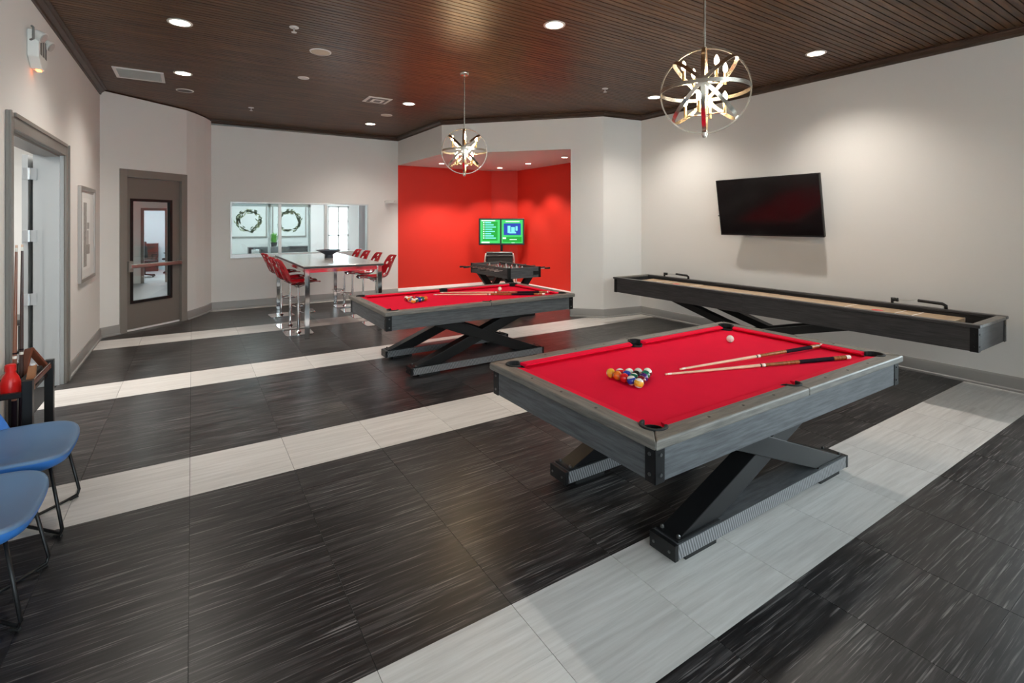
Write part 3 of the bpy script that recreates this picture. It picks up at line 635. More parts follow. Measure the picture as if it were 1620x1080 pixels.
for xq in (6.06, 6.58):
    ft = box(xq-.07, xq+.07, ym-.95, ym+.95, .0, .09).build('foot', 'cabd', sh, bevel=.004)
    for s in (1, -1):
        m = MB(); yy = [(ym-s*.85, .085), (ym-s*.50, .085), (ym+s*1.30, cb0+.012), (ym+s*.95, cb0+.012)]
        xo = xq+s*.003
        m.add([(xo-.055, y, z) for y, z in yy]+[(xo+.055, y, z) for y, z in yy], [(0,1,2,3), (7,6,5,4), (0,4,5,1), (1,5,6,2), (2,6,7,3), (3,7,4,0)]); m.build('leg', 'blackm', sh)

# ------------------------------------------------------------------ foosball table
FX0, FX1, FY0, FY1, FZ = 4.60, 5.28, 7.28, 8.66, .90
fb = thing('foosball_table', ((FX0+FX1)/2, (FY0+FY1)/2, 0), 'black foosball table with crossed legs at the red alcove', 'foosball table')
for x in (FX0, FX1-.035): box(x, x+.035, FY0, FY1, .715, FZ).build('side_panel', 'cabd', fb, bevel=.004)
for y in (FY0, FY1-.035): box(FX0+.035, FX1-.035, y, y+.035, .715, FZ-.001).build('end_panel', 'cab', fb)
for x in (FX0-.004, FX1-.046):
    for y in (FY0-.004, FY1-.046): box(x, x+.05, y, y+.05, .712, FZ+.004).build('corner_bracket', 'blackm', fb)
box(FX0+.035, FX1-.035, FY0+.035, FY1-.035, .76, .79).build('pitch', 'foosf', fb)
g_ = box(FX1-.16, FX1-.04, FY0-.012, FY0+.002, .76, .83).build('ball_return', 'black', fb, bevel=.005)
for i in range(8):
    yy = FY0+.14+i*(FY1-FY0-.28)/7; s = 1 if i in (0, 1, 3, 5) else -1
    zc_ = FZ-.05; a, b_ = (FX0-.20, FX1+.30) if s > 0 else (FX0-.30, FX1+.20)
    rd = MB().cyl((a, yy, zc_), (b_, yy, zc_), .008, n=8).build('rod', 'chrome', fb); sub(rd)
    e = b_ if s > 0 else a; MB().cyl((e-s*.11, yy, zc_), (e+s*.01, yy, zc_), .012, .018, 10).build('handle', 'black', rd)
    for q in range((1, 2, 3, 5, 5, 3, 2, 1)[i]):
        n = (1, 2, 3, 5, 5, 3, 2, 1)[i]; x = (FX0+FX1)/2+(q-(n-1)/2)*.56/max(n, 2)
        MB().box(x-.012, x+.012, yy-.008, yy+.008, zc_-.045, zc_+.025).ball((x, yy, zc_+.035), .012, 8, 6).build('player', 'figw' if i % 2 else 'figr', rd)
for y in (FY0+.22, FY1-.22):
    box(FX0+.0, FX1-.0, y-.05, y+.05, 0, .06).build('foot', 'blackm', fb)
    for s in (1, -1):
        m = MB(); xc = (FX0+FX1)/2; xx = [(xc-s*.32, .058), (xc-s*.18, .058), (xc+s*.32, .72), (xc+s*.18, .72)]
        m.add([(x, y-.04+s*.002, z) for x, z in xx]+[(x, y+.04+s*.002, z) for x, z in xx], [(0,1,2,3), (7,6,5,4), (0,4,5,1), (1,5,6,2), (2,6,7,3), (3,7,4,0)]); m.build('leg', 'blackm', fb)

# ------------------------------------------------------------------ lounge chair in the alcove
lc = thing('lounge_chair', (5.92, 9.75, 0), 'black leather lounge chair with pale metal frame behind the foosball table', 'chair', rz=math.radians(148), world=False)
for s in (1, -1):
    MB().tube([(s*.33, .36, .02), (s*.33, -.30, .02), (s*.33, -.36, .08), (s*.33, -.10, .40), (s*.33, .10, .48), (s*.33, .30, .82), (s*.30, .36, 1.0)], .016, 8).build('frame', 'palef', lc, smooth=True)
    MB().tube([(s*.33, .36, .02), (s*.33, .20, .40), (s*.33, -.34, .62), (s*.33, .22, .66)], .014, 8).build('arm', 'palef', lc, smooth=True)
for s in (1, -1): MB().tube([(s*.56, -.08, .62), (s*.24, -.14, .32), (s*.20, -.15, .02)], .016, 8).build('front_leg', 'palef', lc, smooth=True); MB().cyl((s*.38, -.06, .02), (s*.38, -.06, .62), .014, n=8).build('front_leg', 'palef', lc)
MB().cyl((-.33, -.1, .40), (.33, -.1, .40), .014, n=8).build('crossbar', 'palef', lc); MB().cyl((-.32, .31, .82), (.32, .31, .82), .014, n=8).build('crossbar', 'palef', lc)
MB().obox((0, -.06, .45), (.30, 0, 0), (0, .26, -.03), (0, .01, .055)).build('seat_cushion', 'leather', lc, bevel=.035, seg=3)
MB().obox((0, .235, .74), (.30, 0, 0), (0, .055, -.03), (0, .12, .235)).build('back_cushion', 'leather', lc, bevel=.035, seg=3)
MB().cyl((-.29, .30, .97), (.29, .30, .97), .065, n=14).build('head_roll', 'leather', lc, auto=40)

# ------------------------------------------------------------------ televisions
tv = thing('television', (RX, 4.06, 1.51), 'large dark wall television tilted down on the right wall', 'television')
tl = math.radians(9.5); Yl, Yr, hgt = 4.695, 3.215, .83
cx_ = 6.93; up = Vector((-math.sin(tl), 0, math.cos(tl))); nn = Vector((-math.cos(tl), 0, -math.sin(tl))); c0 = Vector((6.82, (Yl+Yr)/2, 1.512)); ctr = c0+up*hgt/2
MB().obox(ctr-nn*.022, (0, (Yl-Yr)/2, 0), up*hgt/2, nn*.02).build('housing', 'bezel', tv, bevel=.006)
MB().obox(ctr+nn*.001, (0, (Yl-Yr)/2-.012, 0), up*(hgt/2-.014), nn*.002).build('screen', 'screen', tv)
for s in (1, -1): MB().obox(ctr+up*0+nn*.0+Vector((0, s*((Yl-Yr)/2-.005), 0)), (0, .006, 0), up*hgt/2, nn*.004).build('bezel', 'bezel', tv)
MB().obox(c0+up*.008, (0, (Yl-Yr)/2, 0), up*.010, nn*.004).build('bezel', 'bezel', tv)
box(6.985, RX, 3.75, 4.20, 1.78, 2.15).build('wall_plate', 'blackm', tv); MB().beam((6.99, 3.98, 2.02), tuple(ctr+up*.05-nn*.04), .2, .03).build('mount_arm', 'blackm', tv)
MB().cyl((ctr.x+.02, Yl, 1.80), (ctr.x+.02, Yl+.02, 1.80), .008, n=8).build('button', 'black', tv)

dk = 12.5; pt = FV*dk+RV*((793.5-810)/FPX*dk)
t2 = thing('television', (pt.x, pt.y, 1.12), 'small lit television with green screen in the red alcove corner', 'television', rz=-YAW+math.radians(2), world=False)
W2, H2 = 1.14, .665
box(-W2/2, W2/2, -.03, .03, 0, H2).build('housing', 'bezel', t2, bevel=.008)
scr = box(-W2/2+.03, W2/2-.03, -.034, -.030, .035, H2-.025).build('screen', 'sgap', t2)
def spn(x0, x1, z0, z1, mt, nm, k=0): box(x0, x1, -.0365-k*.001, -.034-k*.001, z0, z1).build(nm, mt, scr)
spn(-.53, -.04, .045, .63, 'sgreen2', 'score_panel'); spn(-.475, -.10, .11, .585, 'sgreen', 'list_panel', 1)
for i in range(8):
    z = .545-i*.055; spn(-.46, -.43, z, z+.03, 'swhite', 'list_number', 2); spn(-.41, -.41+.15+.12*((i*37) % 5)/4, z, z+.028, 'scyan', 'text_line', 2)
spn(-.50, -.30, .05, .085, 'swhite', 'text_line', 2); spn(-.50, -.16, .598, .622, 'swhite', 'text_line', 2)
spn(0, .53, .045, .63, 'sgreen2', 'picture_panel'); spn(.055, .48, .25, .54, 'sblue', 'picture', 1); spn(.03, .50, .075, .20, 'sgreen', 'caption_panel', 1)
for x0, x1, z0, z1 in ((.15, .22, .30, .48), (.24, .33, .33, .45), (.35, .40, .36, .47), (.19, .36, .29, .33)): spn(x0, x1, z0, z1, 'scyan', 'picture_shape', 2)
spn(.20, .38, .13, .145, 'swhite', 'text_line', 2); spn(.10, .45, .575, .60, 'swhite', 'text_line', 2); spn(.03, .11, .15, .19, 'swhite', 'badge', 2); spn(.25, .33, .05, .062, 'swhite', 'text_line', 2)
MB().beam((0, .03, .33), (.02, .42, .33), .06, .05).build('mount_arm', 'blackm', t2); box(-.03, .03, .02, .05, -.16, .05).build('cable_box', 'blackm', t2)

# ------------------------------------------------------------------ bar table, bowl, stools
BX0, BX1, BY0, BY1, BTZ = 1.36, 2.545, 7.70, 10.72, 1.06
bt = thing('bar_table', ((BX0+BX1)/2, (BY0+BY1)/2, 0), 'tall grey bar table with chrome legs below the pass-through window', 'table')
box(BX0, BX1, BY0, BY1, BTZ-.012, BTZ).build('table_top', 'tabletop', bt, bevel=.003); box(BX0+.002, BX1-.002, BY0+.002, BY1-.002, BTZ-.034, BTZ-.0121).build('top_edge', 'edge', bt)
for x in (BX0+.02, BX1-.09):
    for y in (BY0+.03, BY1-.10): box(x, x+.07, y, y+.07, 0, BTZ-.034).build('leg', 'chrome', bt, bevel=.006)
for y in (BY0+.05, BY1-.08): box(BX0+.09, BX1-.09, y, y+.03, BTZ-.10, BTZ-.034).build('apron', 'chrome', bt)
for x in (BX0+.04, BX1-.07): box(x, x+.03, BY0+.10, BY1-.10, BTZ-.10, BTZ-.034).build('apron', 'chrome', bt)
MB().beam((BX0+.35, 9.0, BTZ-.05), (BX0+.22, 9.0, .70), .05, .05).build('brace', 'blackm', bt)
bw = thing('bowl', (2.08, 9.36, BTZ), 'dark flared bowl standing on the bar table', 'bowl', world=False)
MB().lathe([(.075, 0), (.070, .05), (.10, .075), (.225, .135), (.225, .142), (.10, .088), (.004, .075)], n=28).build('bowl_body', 'bowl', bw, auto=35)

def make_stool():
    t = thing('bar_stool', (0,0,0), world=False)
    NU, NV = 10, 17
    prof = [(.30, .770), (.285, .788), (.24, .785), (.18, .772), (.10, .758), (.02, .752), (-.06, .756), (-.12, .768), (-.165, .792), (-.195, .83), (-.22, .88), (-.24, .93), (-.26, .98), (-.282, 1.03), (-.305, 1.075), (-.327, 1.115), (-.35, 1.145)]
    wid = [.15, .185, .20, .21, .215, .215, .21, .205, .205, .21, .215, .215, .205, .19, .17, .15, .125]
    vs = []; fs = []
    for j in range(NV):
        x, z = prof[j]; back = min(1, max(0, (j-6)/4)); side = 1-back
        for i in range(NU+1):
            u = -1+2*i/NU; vs.append((x+.085*back*u*u, wid[j]*u, z+.055*side*u*u*(1 if j > 2 else .3)))
    holes = set()
    for j in range(2, NV-2):
        for i in range(1, NU-1):
            if (j % 2 == 0 and (i+j//2*2) % 3 == 1) or (j % 4 == 1 and (i % 3 == 0) and j > 5): holes.add((i, j))
    for j in range(NV-1):
        for i in range(NU):
            if (i, j) in holes: continue
            fs.append((j*(NU+1)+i, j*(NU+1)+i+1, (j+1)*(NU+1)+i+1, (j+1)*(NU+1)+i))
    m = MB(); m.v = vs; m.f = fs; o = m.build('seat_shell', 'shell', t, smooth=True)
    s = o.modifiers.new('thick', 'SOLIDIFY'); s.thickness = .013; s.offset = 0; q = o.modifiers.new('round', 'SUBSURF'); q.levels = q.render_levels = 1
    MB().lathe([(.02, .70), (.075, .725), (.11, .748), (.02, .748)], n=16).build('seat_plate', 'chrome', t, auto=30)
    MB().lathe([(.024, .016), (.024, .42), (.017, .42), (.017, .71)], n=16).build('pole', 'chrome', t, auto=30)
    def rsq(r, k=.06, n=5):
        P = []
        for cx, cy, a in ((r-k, r-k, 0), (-(r-k), r-k, 90), (-(r-k), -(r-k), 180), (r-k, -(r-k), 270)): P += arc((cx, cy), k, a, a+90, n)
        return P
    MB().prism(rsq(.20), 0, .014).build('base', 'chrome', t, bevel=.004)
    MB().lathe([(.05, .014), (.03, .03), (.026, .04)], n=16).build('base_collar', 'chrome', t, auto=30)
    MB().tube([(.02, -.02, .33), (.06, -.13, .33), (.19, -.15, .33), (.215, -.12, .33), (.215, .12, .33), (.19, .15, .33), (.06, .13, .33), (.02, .02, .33)], .010, 8).build('footrest', 'chrome', t, smooth=True)
    MB().tube([(.0, .02, .725), (.05, .12, .735), (.10, .17, .735)], .006, 6).build('height_lever', 'chrome', t, smooth=True)
    return t
st0 = make_stool(); first = True
stools = [(1.375, 8.22, 0, 'red perforated bar stool nearest the corner leg, left of the bar table'), (1.355, 8.85, 0, 'red perforated bar stool in the middle on the left of the bar table'), (1.370, 9.93, 0, 'red perforated bar stool furthest left, under the window sill'),
          (2.60, 8.28, PI, 'red perforated bar stool right of the bar table, nearest the pool table'), (2.60, 9.03, PI, 'red perforated bar stool second from the front, right of the bar table'), (2.60, 9.74, PI, 'red perforated bar stool third from the front, right of the bar table'), (2.60, 10.34, PI, 'red perforated bar stool furthest back, right of the bar table')]
for x, y, r, lab in stools:
    o = st0 if first else copy_tree(st0); first = False
    o.location = (x, y, 0); o.rotation_euler = (0, 0, r+random.uniform(-.06, .06)); tag(o, lab, 'bar stool', 'red bar stools around the tall table')

# ------------------------------------------------------------------ blue chairs by the left wall
def make_blue_chair():
    t = thing('lounge_chair', (0,0,0), world=False)       # faces +x, origin on floor at seat centre
    # seat pan: rounded, slightly dished
    NR, NA = 6, 40; hx, hy = .25, .33
    def outline(a):
        c, s = math.cos(a), math.sin(a); e = 2/3.8
        return hx*math.copysign(abs(c)**e, c), hy*math.copysign(abs(s)**e, s)
    vs = [(0, 0, .425)]; fs = []
    def mesh_rings(rings, start, nm, mt, capc):
        vs = [start] if capc else []; fs = []; o1 = len(vs)
        for k, z in rings:
            for i in range(NA):
                x, y = outline(2*PI*i/NA); low = max(0, (.44-z)/.08)*.05*(1-(x/hx+1)/2)
                vs.append((x*k, y*k, z+.025*abs(y/hy)**2*(k if z > .40 else .6)-.012*max(0, x/hx)**2*k-low))
        n = len(rings)
        if capc: fs += [(0, 1+i, 1+(i+1) % NA) for i in range(NA)]
        for r in range(n-1):
            for i in range(NA): fs.append((o1+r*NA+i, o1+(r+1)*NA+i, o1+(r+1)*NA+(i+1) % NA, o1+r*NA+(i+1) % NA))
        if not capc: fs.append(tuple((n-1)*NA+i for i in range(NA)))
        m = MB(); m.v = vs; m.f = fs; o = m.build(nm, mt, t, smooth=True); q = o.modifiers.new('round', 'SUBSURF'); q.levels = q.render_levels = 1
    mesh_rings([(.35, .427), (.65, .435), (.85, .447), (.95, .452), (.99, .448), (1.0, .440), (1.0, .436)], (0, 0, .425), 'seat', 'vinyl', True)
    mesh_rings([(.992, .442), (1.003, .437), (1.0, .415), (.93, .385), (.5, .360)], None, 'seat_shell', 'vinylg', False)
    # wrap-around back shell
    NA2, NZ = 24, 6; vs = []; fs = []
    for j in range(NZ+1):
        for i in range(NA2+1):
            a = math.radians(98+164*i/NA2); f = math.sin(PI*i/NA2)**.7; h = .035+.36*f; z = .425+h*j/NZ
            x, y = outline(a); sp = 1+.03*j/NZ; vs.append((x*sp-.01*j/NZ, y*(1+.02*j/NZ), z))
    for j in range(NZ):
        for i in range(NA2): fs.append((j*(NA2+1)+i, j*(NA2+1)+i+1, (j+1)*(NA2+1)+i+1, (j+1)*(NA2+1)+i))
    m = MB(); m.v = vs; m.f = fs; o = m.build('backrest', 'vinylg', t, smooth=True); s = o.modifiers.new('thick', 'SOLIDIFY'); s.thickness = .04; s.offset = 0; q = o.modifiers.new('round', 'SUBSURF'); q.levels = q.render_levels = 1
    for s in (1, -1):
        f0, f1 = Vector((.17, s*.20, .40)), Vector((.235, s*.245, .012)); r1, r0 = Vector((-.235, -s*.22, .012)), Vector((-.15, -s*.18, .38))
        zo = .0 if s > 0 else .016
        P = [f0, f0.lerp(f1, .92), f1+Vector((-.012, -s*.012, .004+zo*.3)), f1.lerp(r1, .12)+Vector((0,0,zo*.5)), f1.lerp(r1, .5)+Vector((0,0,zo)), r1.lerp(f1, .06)+Vector((0,0,zo*.5)), r1+(r0-r1)*.06, r0]
        MB().tube(P, .0085, 8).build('sled_leg', 'blackm', t, smooth=True)
    for s in (1, -1): MB().cyl((.19, s*.205, .0), (.225, s*.235, .004), .008, n=8).build('glide', 'rubber', t)
    return t
ch = make_blue_chair(); ch.location = (-.825, 3.85, 0); tag(ch, 'blue vinyl chair with black wire legs beside the cue rack', 'chair', 'blue chairs by the left wall')
ch2 = copy_tree(ch); ch2.location = (-.835, 3.115, 0); tag(ch2, 'blue vinyl chair nearest the camera at the left picture edge', 'chair', 'blue chairs by the left wall')

# ------------------------------------------------------------------ cue rack and accessories
RKX0, RKX1, RKY0, RKY1, RZ = -1.10, -.86, 4.34, 4.96, .70
rk = thing('cue_rack', ((RKX0+RKX1)/2, (RKY0+RKY1)/2, 0), 'black floor cue rack with square posts beside the left doorway', 'cue rack')
for x in (RKX0, RKX1-.05):
    for y in (RKY0, RKY1-.05): box(x, x+.05, y, y+.05, 0, RZ).build('post', 'blackm', rk, bevel=.003)
box(RKX0+.05, RKX1-.05, RKY0, RKY1, .06, .09).build('bottom_shelf', 'tray', rk); 
tr = box(RKX0+.03, RKX1-.03, RKY0+.05, RKY1-.05, .585, .605).build('top_tray', 'tray', rk)
for y in (RKY0+.01, RKY1-.04): box(RKX0+.05, RKX1-.05, y, y+.03, .60, .63).build('rail', 'blackm', rk)
for x in (RKX0+.01, RKX1-.035): box(x, x+.025, RKY0+.05, RKY1-.05, .645, .672).build('rail', 'brwood', rk)
MB().cyl((RKX1-.015, RKY0+.05, .685), (RKX1-.015, RKY1-.05, .685), .006, n=8).build('rail_rod', 'chrome', rk)
def stand_cue(label, x, y, mt, lean): 
    b = Vector((x, y, .092)); tpt = Vector((x+lean[0], y+lean[1], 1.56)); d = (b-tpt).normalized(); make_cue(label, 'cues standing in the floor rack', tpt, tpt+d, mt, length=(tpt-b).length)
stand_cue('light brown pool cue standing upright in the floor rack', -.995, 4.55, 'brownc', (.012, .02)); stand_cue('dark mahogany pool cue standing upright in the floor rack', -.985, 4.68, 'mahog', (.006, .005))
rb = thing('chalk_bottle', (-.985, 4.45, .605), 'red plastic bottle standing on the cue rack', 'bottle', world=False)
MB().lathe([(.048, 0), (.050, .01), (.050, .075), (.040, .11), (.024, .14), (.022, .15)], n=20).build('bottle_body', 'redpl', rb, auto=40); MB().lathe([(.028, .15), (.028, .185), (.022, .192)], n=16).build('cap', 'redpl', rb, auto=40)
def tri_rack(name, label, loc, rz, mt, size, tilt):
    t = thing(name, loc, label, 'ball rack', 'ball racks on the cue rack', world=False); t.rotation_euler = (tilt, 0, rz)
    h = size*.866; P = [Vector((-size/2, 0, 0)), Vector((size/2, 0, 0)), Vector((0, 0, h))]
    for i in range(3): MB().beam(P[i], P[(i+1) % 3], .018, .05, up=(0, 1, 0)).build('rack_bar', mt, t, bevel=.004)
    return t
tri_rack('ball_rack', 'dark brown triangular ball rack leaning on the cue rack', (-.935, 4.78, .652), math.radians(62), 'brwood', .20, math.radians(-12))
bx = thing('chalk_holder', (-.900, 4.47, .605), 'tan wooden wedge block standing on the cue rack', 'block', world=False)
MB().add([(-.022, -.03, 0), (.022, -.03, 0), (.022, .03, 0), (-.022, .03, 0), (-.002, -.02, .165), (.035, -.02, .165), (.035, .02, .165), (-.002, .02, .165)], [(0,3,2,1),(4,5,6,7),(0,1,5,4),(1,2,6,5),(2,3,7,6),(3,0,4,7)]).build('block_body', 'ltwood', bx, bevel=.003)
MB().lathe([(.012, .165), (.012, .175)], (.016, 0, 0), 10).build('chalk', 'figw', bx)
br_ = thing('brush', (-.93, 4.60, .605), 'black bristle table brush lying on the cue rack', 'brush', rz=1.35, world=False)
MB().obox((0, 0, .06), (.13, 0, .03), (0, .022, 0), (-.004, 0, .015)).build('brush_handle', 'rubber', br_, bevel=.005); MB().obox((.0, 0, .026), (.12, 0, .02), (0, .018, 0), (-.003, 0, .022)).build('bristles', 'rubber', br_)

# ------------------------------------------------------------------ left wall picture, exit light
pc_ = thing('framed_picture', (LX, 8.25, .97), 'tall grey framed abstract picture on the left wall', 'picture')
y0, y1, z0, z1 = 7.74, 8.78, .975, 2.145
for a in ((y0, y0+.045, z0, z1), (y1-.045, y1, z0, z1), (y0+.045, y1-.045, z0, z0+.045), (y0+.045, y1-.045, z1-.045, z1)): box(LX, LX+.035, *a).build('frame', 'pframe', pc_, bevel=.003)
box(LX, LX+.015, y0+.045, y1-.045, z0+.045, z1-.045).build('mat_board', 'matw', pc_)
box(LX+.015, LX+.017, y0+.20, y1-.30, z0+.14, z1-.14).build('print', 'paper', pc_)
for a in ((8.0, 8.22, 1.15, 1.95), (8.24, 8.40, 1.62, 1.70), (8.22, 8.44, 1.30, 1.42), (8.26, 8.34, 1.42, 1.60)): box(LX+.017, LX+.0175, *a).build('ink_mark', 'ink', pc_)
ex = thing('exit_sign', (LX, 6.0, 3.08), 'white wall-mounted exit light unit with two lamp heads and orange indicator', 'exit light')
m = MB(); yz = [(5.86, 3.36), (6.16, 3.36), (6.16, 3.14), (6.05, 3.06), (5.97, 3.06), (5.86, 3.14)]
m.add([(LX, y, z) for y, z in yz]+[(LX+.075, y, z) for y, z in yz], [tuple(range(6)), tuple(range(11, 5, -1))]+[(i, 6+i, 6+(i+1) % 6, (i+1) % 6) for i in range(6)]); m.build('housing', 'whitepl', ex, bevel=.008)
for s, y in ((1, 5.87), (-1, 6.13)):
    h = MB().cyl((LX+.05, y, 3.33), (LX+.105, y-.01, 3.295), .034, .046, 16).build('lamp_head', 'whitepl', ex, auto=40); sub(h); MB().cyl((LX+.103, y-.0098, 3.296), (LX+.110, y-.0108, 3.2925), .039, n=16).build('lamp_lens', 'brushed', h)
    MB().tube([(LX+.02, y, 3.27), (LX+.05, y-.055*s, 3.27), (LX+.05, y-.058*s, 3.36), (LX+.03, y, 3.385)], .009, 6).build('bracket', 'mesh', ex)
box(LX+.03, LX+.06, 5.985, 6.035, 3.050, 3.062).build('indicator', 'orange', ex)
for k in range(3): box(LX+.0755, LX+.078, 5.90+k*.08, 5.95+k*.08, 3.17, 3.31).build('sign_panel', 'mesh', ex)
ex.location = (LX, 5.72, 3.02)
em = thing('emergency_light', (3.83, 11.22, 2.12), 'small white two-headed emergency light on the far white wall', 'emergency light')
box(3.74, 3.94, 11.16, 11.22, 2.125, 2.205).build('housing', 'whitepl', em, bevel=.012)
for x in (3.73, 3.95): MB().cyl((x, 11.16, 2.17), (x, 11.10, 2.155), .03, .042, 14).build('lamp_head', 'whitepl', em, auto=40)

# ------------------------------------------------------------------ ceiling fittings
def downlight(x, y, z, w, label, group, size=1.35, blend=1.0, r=.085, color=NEUT, tiltv=None):
    t = thing('downlight', (x, y, z), label, 'downlight', group, world=False)
    MB().lathe([(r, -.006), (r+.022, -.006), (r+.024, 0), (r, .002)], n=24, capb=False, capt=False).build('trim_ring', 'whitepl', t, auto=40)
    MB().lathe([(.002, -.003), (r, -.003), (r, .001), (.002, .001)], n=24).build('lens', 'lens', t)
    add_light('downlight_lamp', 'SPOT', (0, 0, -.02), w, color, t, spot_size=size, spot_blend=blend, shadow_soft_size=.07)
GD = 'recessed downlights in the wood ceiling'
for x, y, w, sz, lab in ((-.1, 5.86, DL_W, 1.9, 'bright recessed downlight at upper left of the wood ceiling'), (-.1, 7.85, DL_W, 1.9, 'bright recessed downlight beside the ceiling air grille'), (3.02, 3.93, DL_W, 1.9, 'bright recessed downlight between the two pendant lamps'),
        (6.08, 2.96, WASH_W, 1.9, 'recessed downlight above the wall television, nearer the camera'), (6.10, 5.38, WASH_W, 1.9, 'recessed downlight just left of the near pendant globe'), (3.02, 7.87, DL_W, 1.9, 'recessed downlight beside the small white square vent'), (3.0, 9.92, DL_W, 1.9, 'recessed downlight furthest back, above the bar table')):
    downlight(x, y, CZ, w, lab, GD, sz+.35)
GA = 'small downlights in the alcove ceiling'
for x, y, lab in ((6.40, 7.99, 'small alcove downlight nearest the white column'), (6.40, 9.30, 'small alcove downlight in the middle of the right row'), (6.33, 10.42, 'small alcove downlight in the back corner above the lit screen'), (5.36, 10.35, 'small alcove downlight right of the far pendant globe'), (4.75, 10.35, 'small alcove downlight hidden behind the far pendant globe')):
    downlight(x, y, AZ, ALC_W, lab, GA, 1.75, .5, .06)
def disc(x, y, r, name, label, cat, group, mat='grill'):
    t = thing(name, (x, y, CZ), label, cat, group, world=False)
    MB().lathe([(r-.012, -.008), (r, -.008), (r+.004, 0), (r-.012, .001)], n=28, capb=False, capt=False).build('rim', 'whitepl', t, auto=40); MB().lathe([(.002, -.006), (r-.010, -.005), (r-.010, .0), (.002, 0)], n=28).build('grille', mat, t)
disc(1.24, 6.0, .115, 'ceiling_speaker', 'large cream round ceiling speaker left of the far pendant', 'speaker', 'round ceiling discs'); disc(1.27, 7.21, .07, 'smoke_detector', 'small cream round disc behind the large ceiling speaker', 'smoke detector', 'round ceiling discs', 'whitepl')
disc(-.09, 8.87, .11, 'ceiling_speaker', 'grey round ceiling speaker behind the air grille downlight', 'speaker', 'round ceiling discs', 'mesh'); disc(3.0, 8.93, .10, 'ceiling_speaker', 'tan round ceiling speaker between the two furthest downlights', 'speaker', 'round ceiling discs', 'grill')
for x, y, lab in ((.86, 5.38, 'tiny white ceiling sprinkler at upper left near the large speaker'), (.85, 9.59, 'tiny white ceiling sprinkler above the pass-through window'), (5.09, 5.41, 'tiny ceiling sprinkler left of the near pendant globe')):
    t = thing('sprinkler', (x, y, CZ), lab, 'sprinkler', 'ceiling sprinklers', world=False)
    MB().lathe([(.045, 0), (.045, -.006), (.03, -.010), (.012, -.012)], n=18).build('escutcheon', 'whitepl', t, auto=40); MB().lathe([(.010, -.012), (.008, -.05)], n=10).build('nozzle', 'brushed', t); MB().lathe([(.026, -.050), (.026, -.054)], n=14).build('deflector', 'whitepl', t)
vg = thing('air_grille', (-.58, 8.23, CZ), 'white rectangular air grille in the ceiling at left', 'vent')
x0, x1, y0, y1 = -.85, -.315, 7.96, 8.50
for a in ((x0, x1, y0, y0+.035), (x0, x1, y1-.035, y1), (x0, x0+.035, y0+.035, y1-.035), (x1-.035, x1, y0+.035, y1-.035)): box(*a, CZ-.012, CZ).build('frame', 'whitepl', vg)
box(x0+.035, x1-.035, y0+.035, y1-.035, CZ-.003, CZ).build('backing', 'mesh', vg)
for i in range(16):
    y = y0+.05+i*(y1-y0-.1)/15; MB().obox(((x0+x1)/2, y, CZ-.007), ((x1-x0)/2-.035, 0, 0), (0, .009, .004), (0, -.0006, .0012)).build('slat', 'whitepl', vg)
v2 = thing('ceiling_vent', (2.5, 7.9, CZ), 'small white square ceiling diffuser between downlights', 'vent', rz=math.radians(0), world=False)
box(-.19, .19, -.19, .19, -.010, 0).build('frame', 'whitepl', v2, bevel=.003)
for k, r in enumerate((.14, .095, .05)): MB().prism([(-r, -r), (r, -r), (r, r), (-r, r)], -.016-k*.004, -.010-k*.004 if k == 0 else -.0161-(k-1)*.004).build('louver', 'whitepl' if k % 2 else 'mesh', v2)

# ------------------------------------------------------------------ orb pendants
def pendant(x, y, zc_, label, axis_deg):
    t = thing('pendant_lamp', (x, y, CZ), label, 'pendant lamp', 'orb pendant lamps', world=False); h = zc_-CZ; R_ = .297
    MB().lathe([(.065, 0), (.065, -.012), (.05, -.03), (.012, -.034)], n=24).build('canopy', 'nickel', t, auto=40)
    MB().cyl((0, 0, -.03), (0, 0, h-R_+.0), .0085, n=12).build('rod', 'nickel', t, auto=40); MB().lathe([(.012, -.02), (.02, 0), (.02, .03), (.008, .04)], (0, 0, h-R_-.01), 14).build('finial', 'nickel', t, auto=40)
    ax = Vector((math.cos(axis_deg), math.sin(axis_deg), 0)); sd = Vector((-ax.y, ax.x, 0)); upv = Vector((0,0,1))
    def band(e1, e2, R, w=.026, th=.004, n=64):
        nrm = e1.cross(e2); m = MB(); c = Vector((0,0,h))
        for i in range(n):
            a = 2*PI*i/n; d = e1*math.cos(a)+e2*math.sin(a)
            for rr, ww in ((R, -w/2), (R, w/2), (R-th, w/2), (R-th, -w/2)): m.v.append(tuple(c+d*rr+nrm*ww))
        for i in range(n):
            j = (i+1) % n
            for k in range(4): m.f.append((i*4+k, i*4+(k+1) % 4, j*4+(k+1) % 4, j*4+k))
        return m.build('ring_band', 'nickel', t, auto=40)
    for k in range(4):
        a = PI*k/4; band(ax, (sd*math.cos(a)+upv*math.sin(a)), R_-.002*k)
    band(sd, upv, R_+.004, .014, .010)
    for k in range(8):
        tier = k % 2; a = 2*PI*k/8+.35; r = .155 if tier else .135; z = h+(.06 if tier else -.165)
        px, py = r*math.cos(a), r*math.sin(a)
        s_ = MB().tube([(0, 0, z), (px*.5, py*.5, z), (px, py, z)], .005, 8).build('arm', 'nickel', t, smooth=True)
        MB().cyl((px, py, z-.008), (px, py, z+.075), .011, n=12).build('candle_sleeve', 'gold', s_, auto=40)
        MB().lathe([(.006, .075), (.014, .09), (.016, .105), (.011, .125), (.002, .142)], (px, py, z), 12).build('bulb', 'bulb', s_, smooth=True)
pendant(3.02, 2.21, 2.63, 'large orb pendant lamp hanging over the near pool table', math.radians(214)); pendant(3.01, 5.85, 2.635, 'orb pendant lamp hanging over the far pool table', math.radians(240))

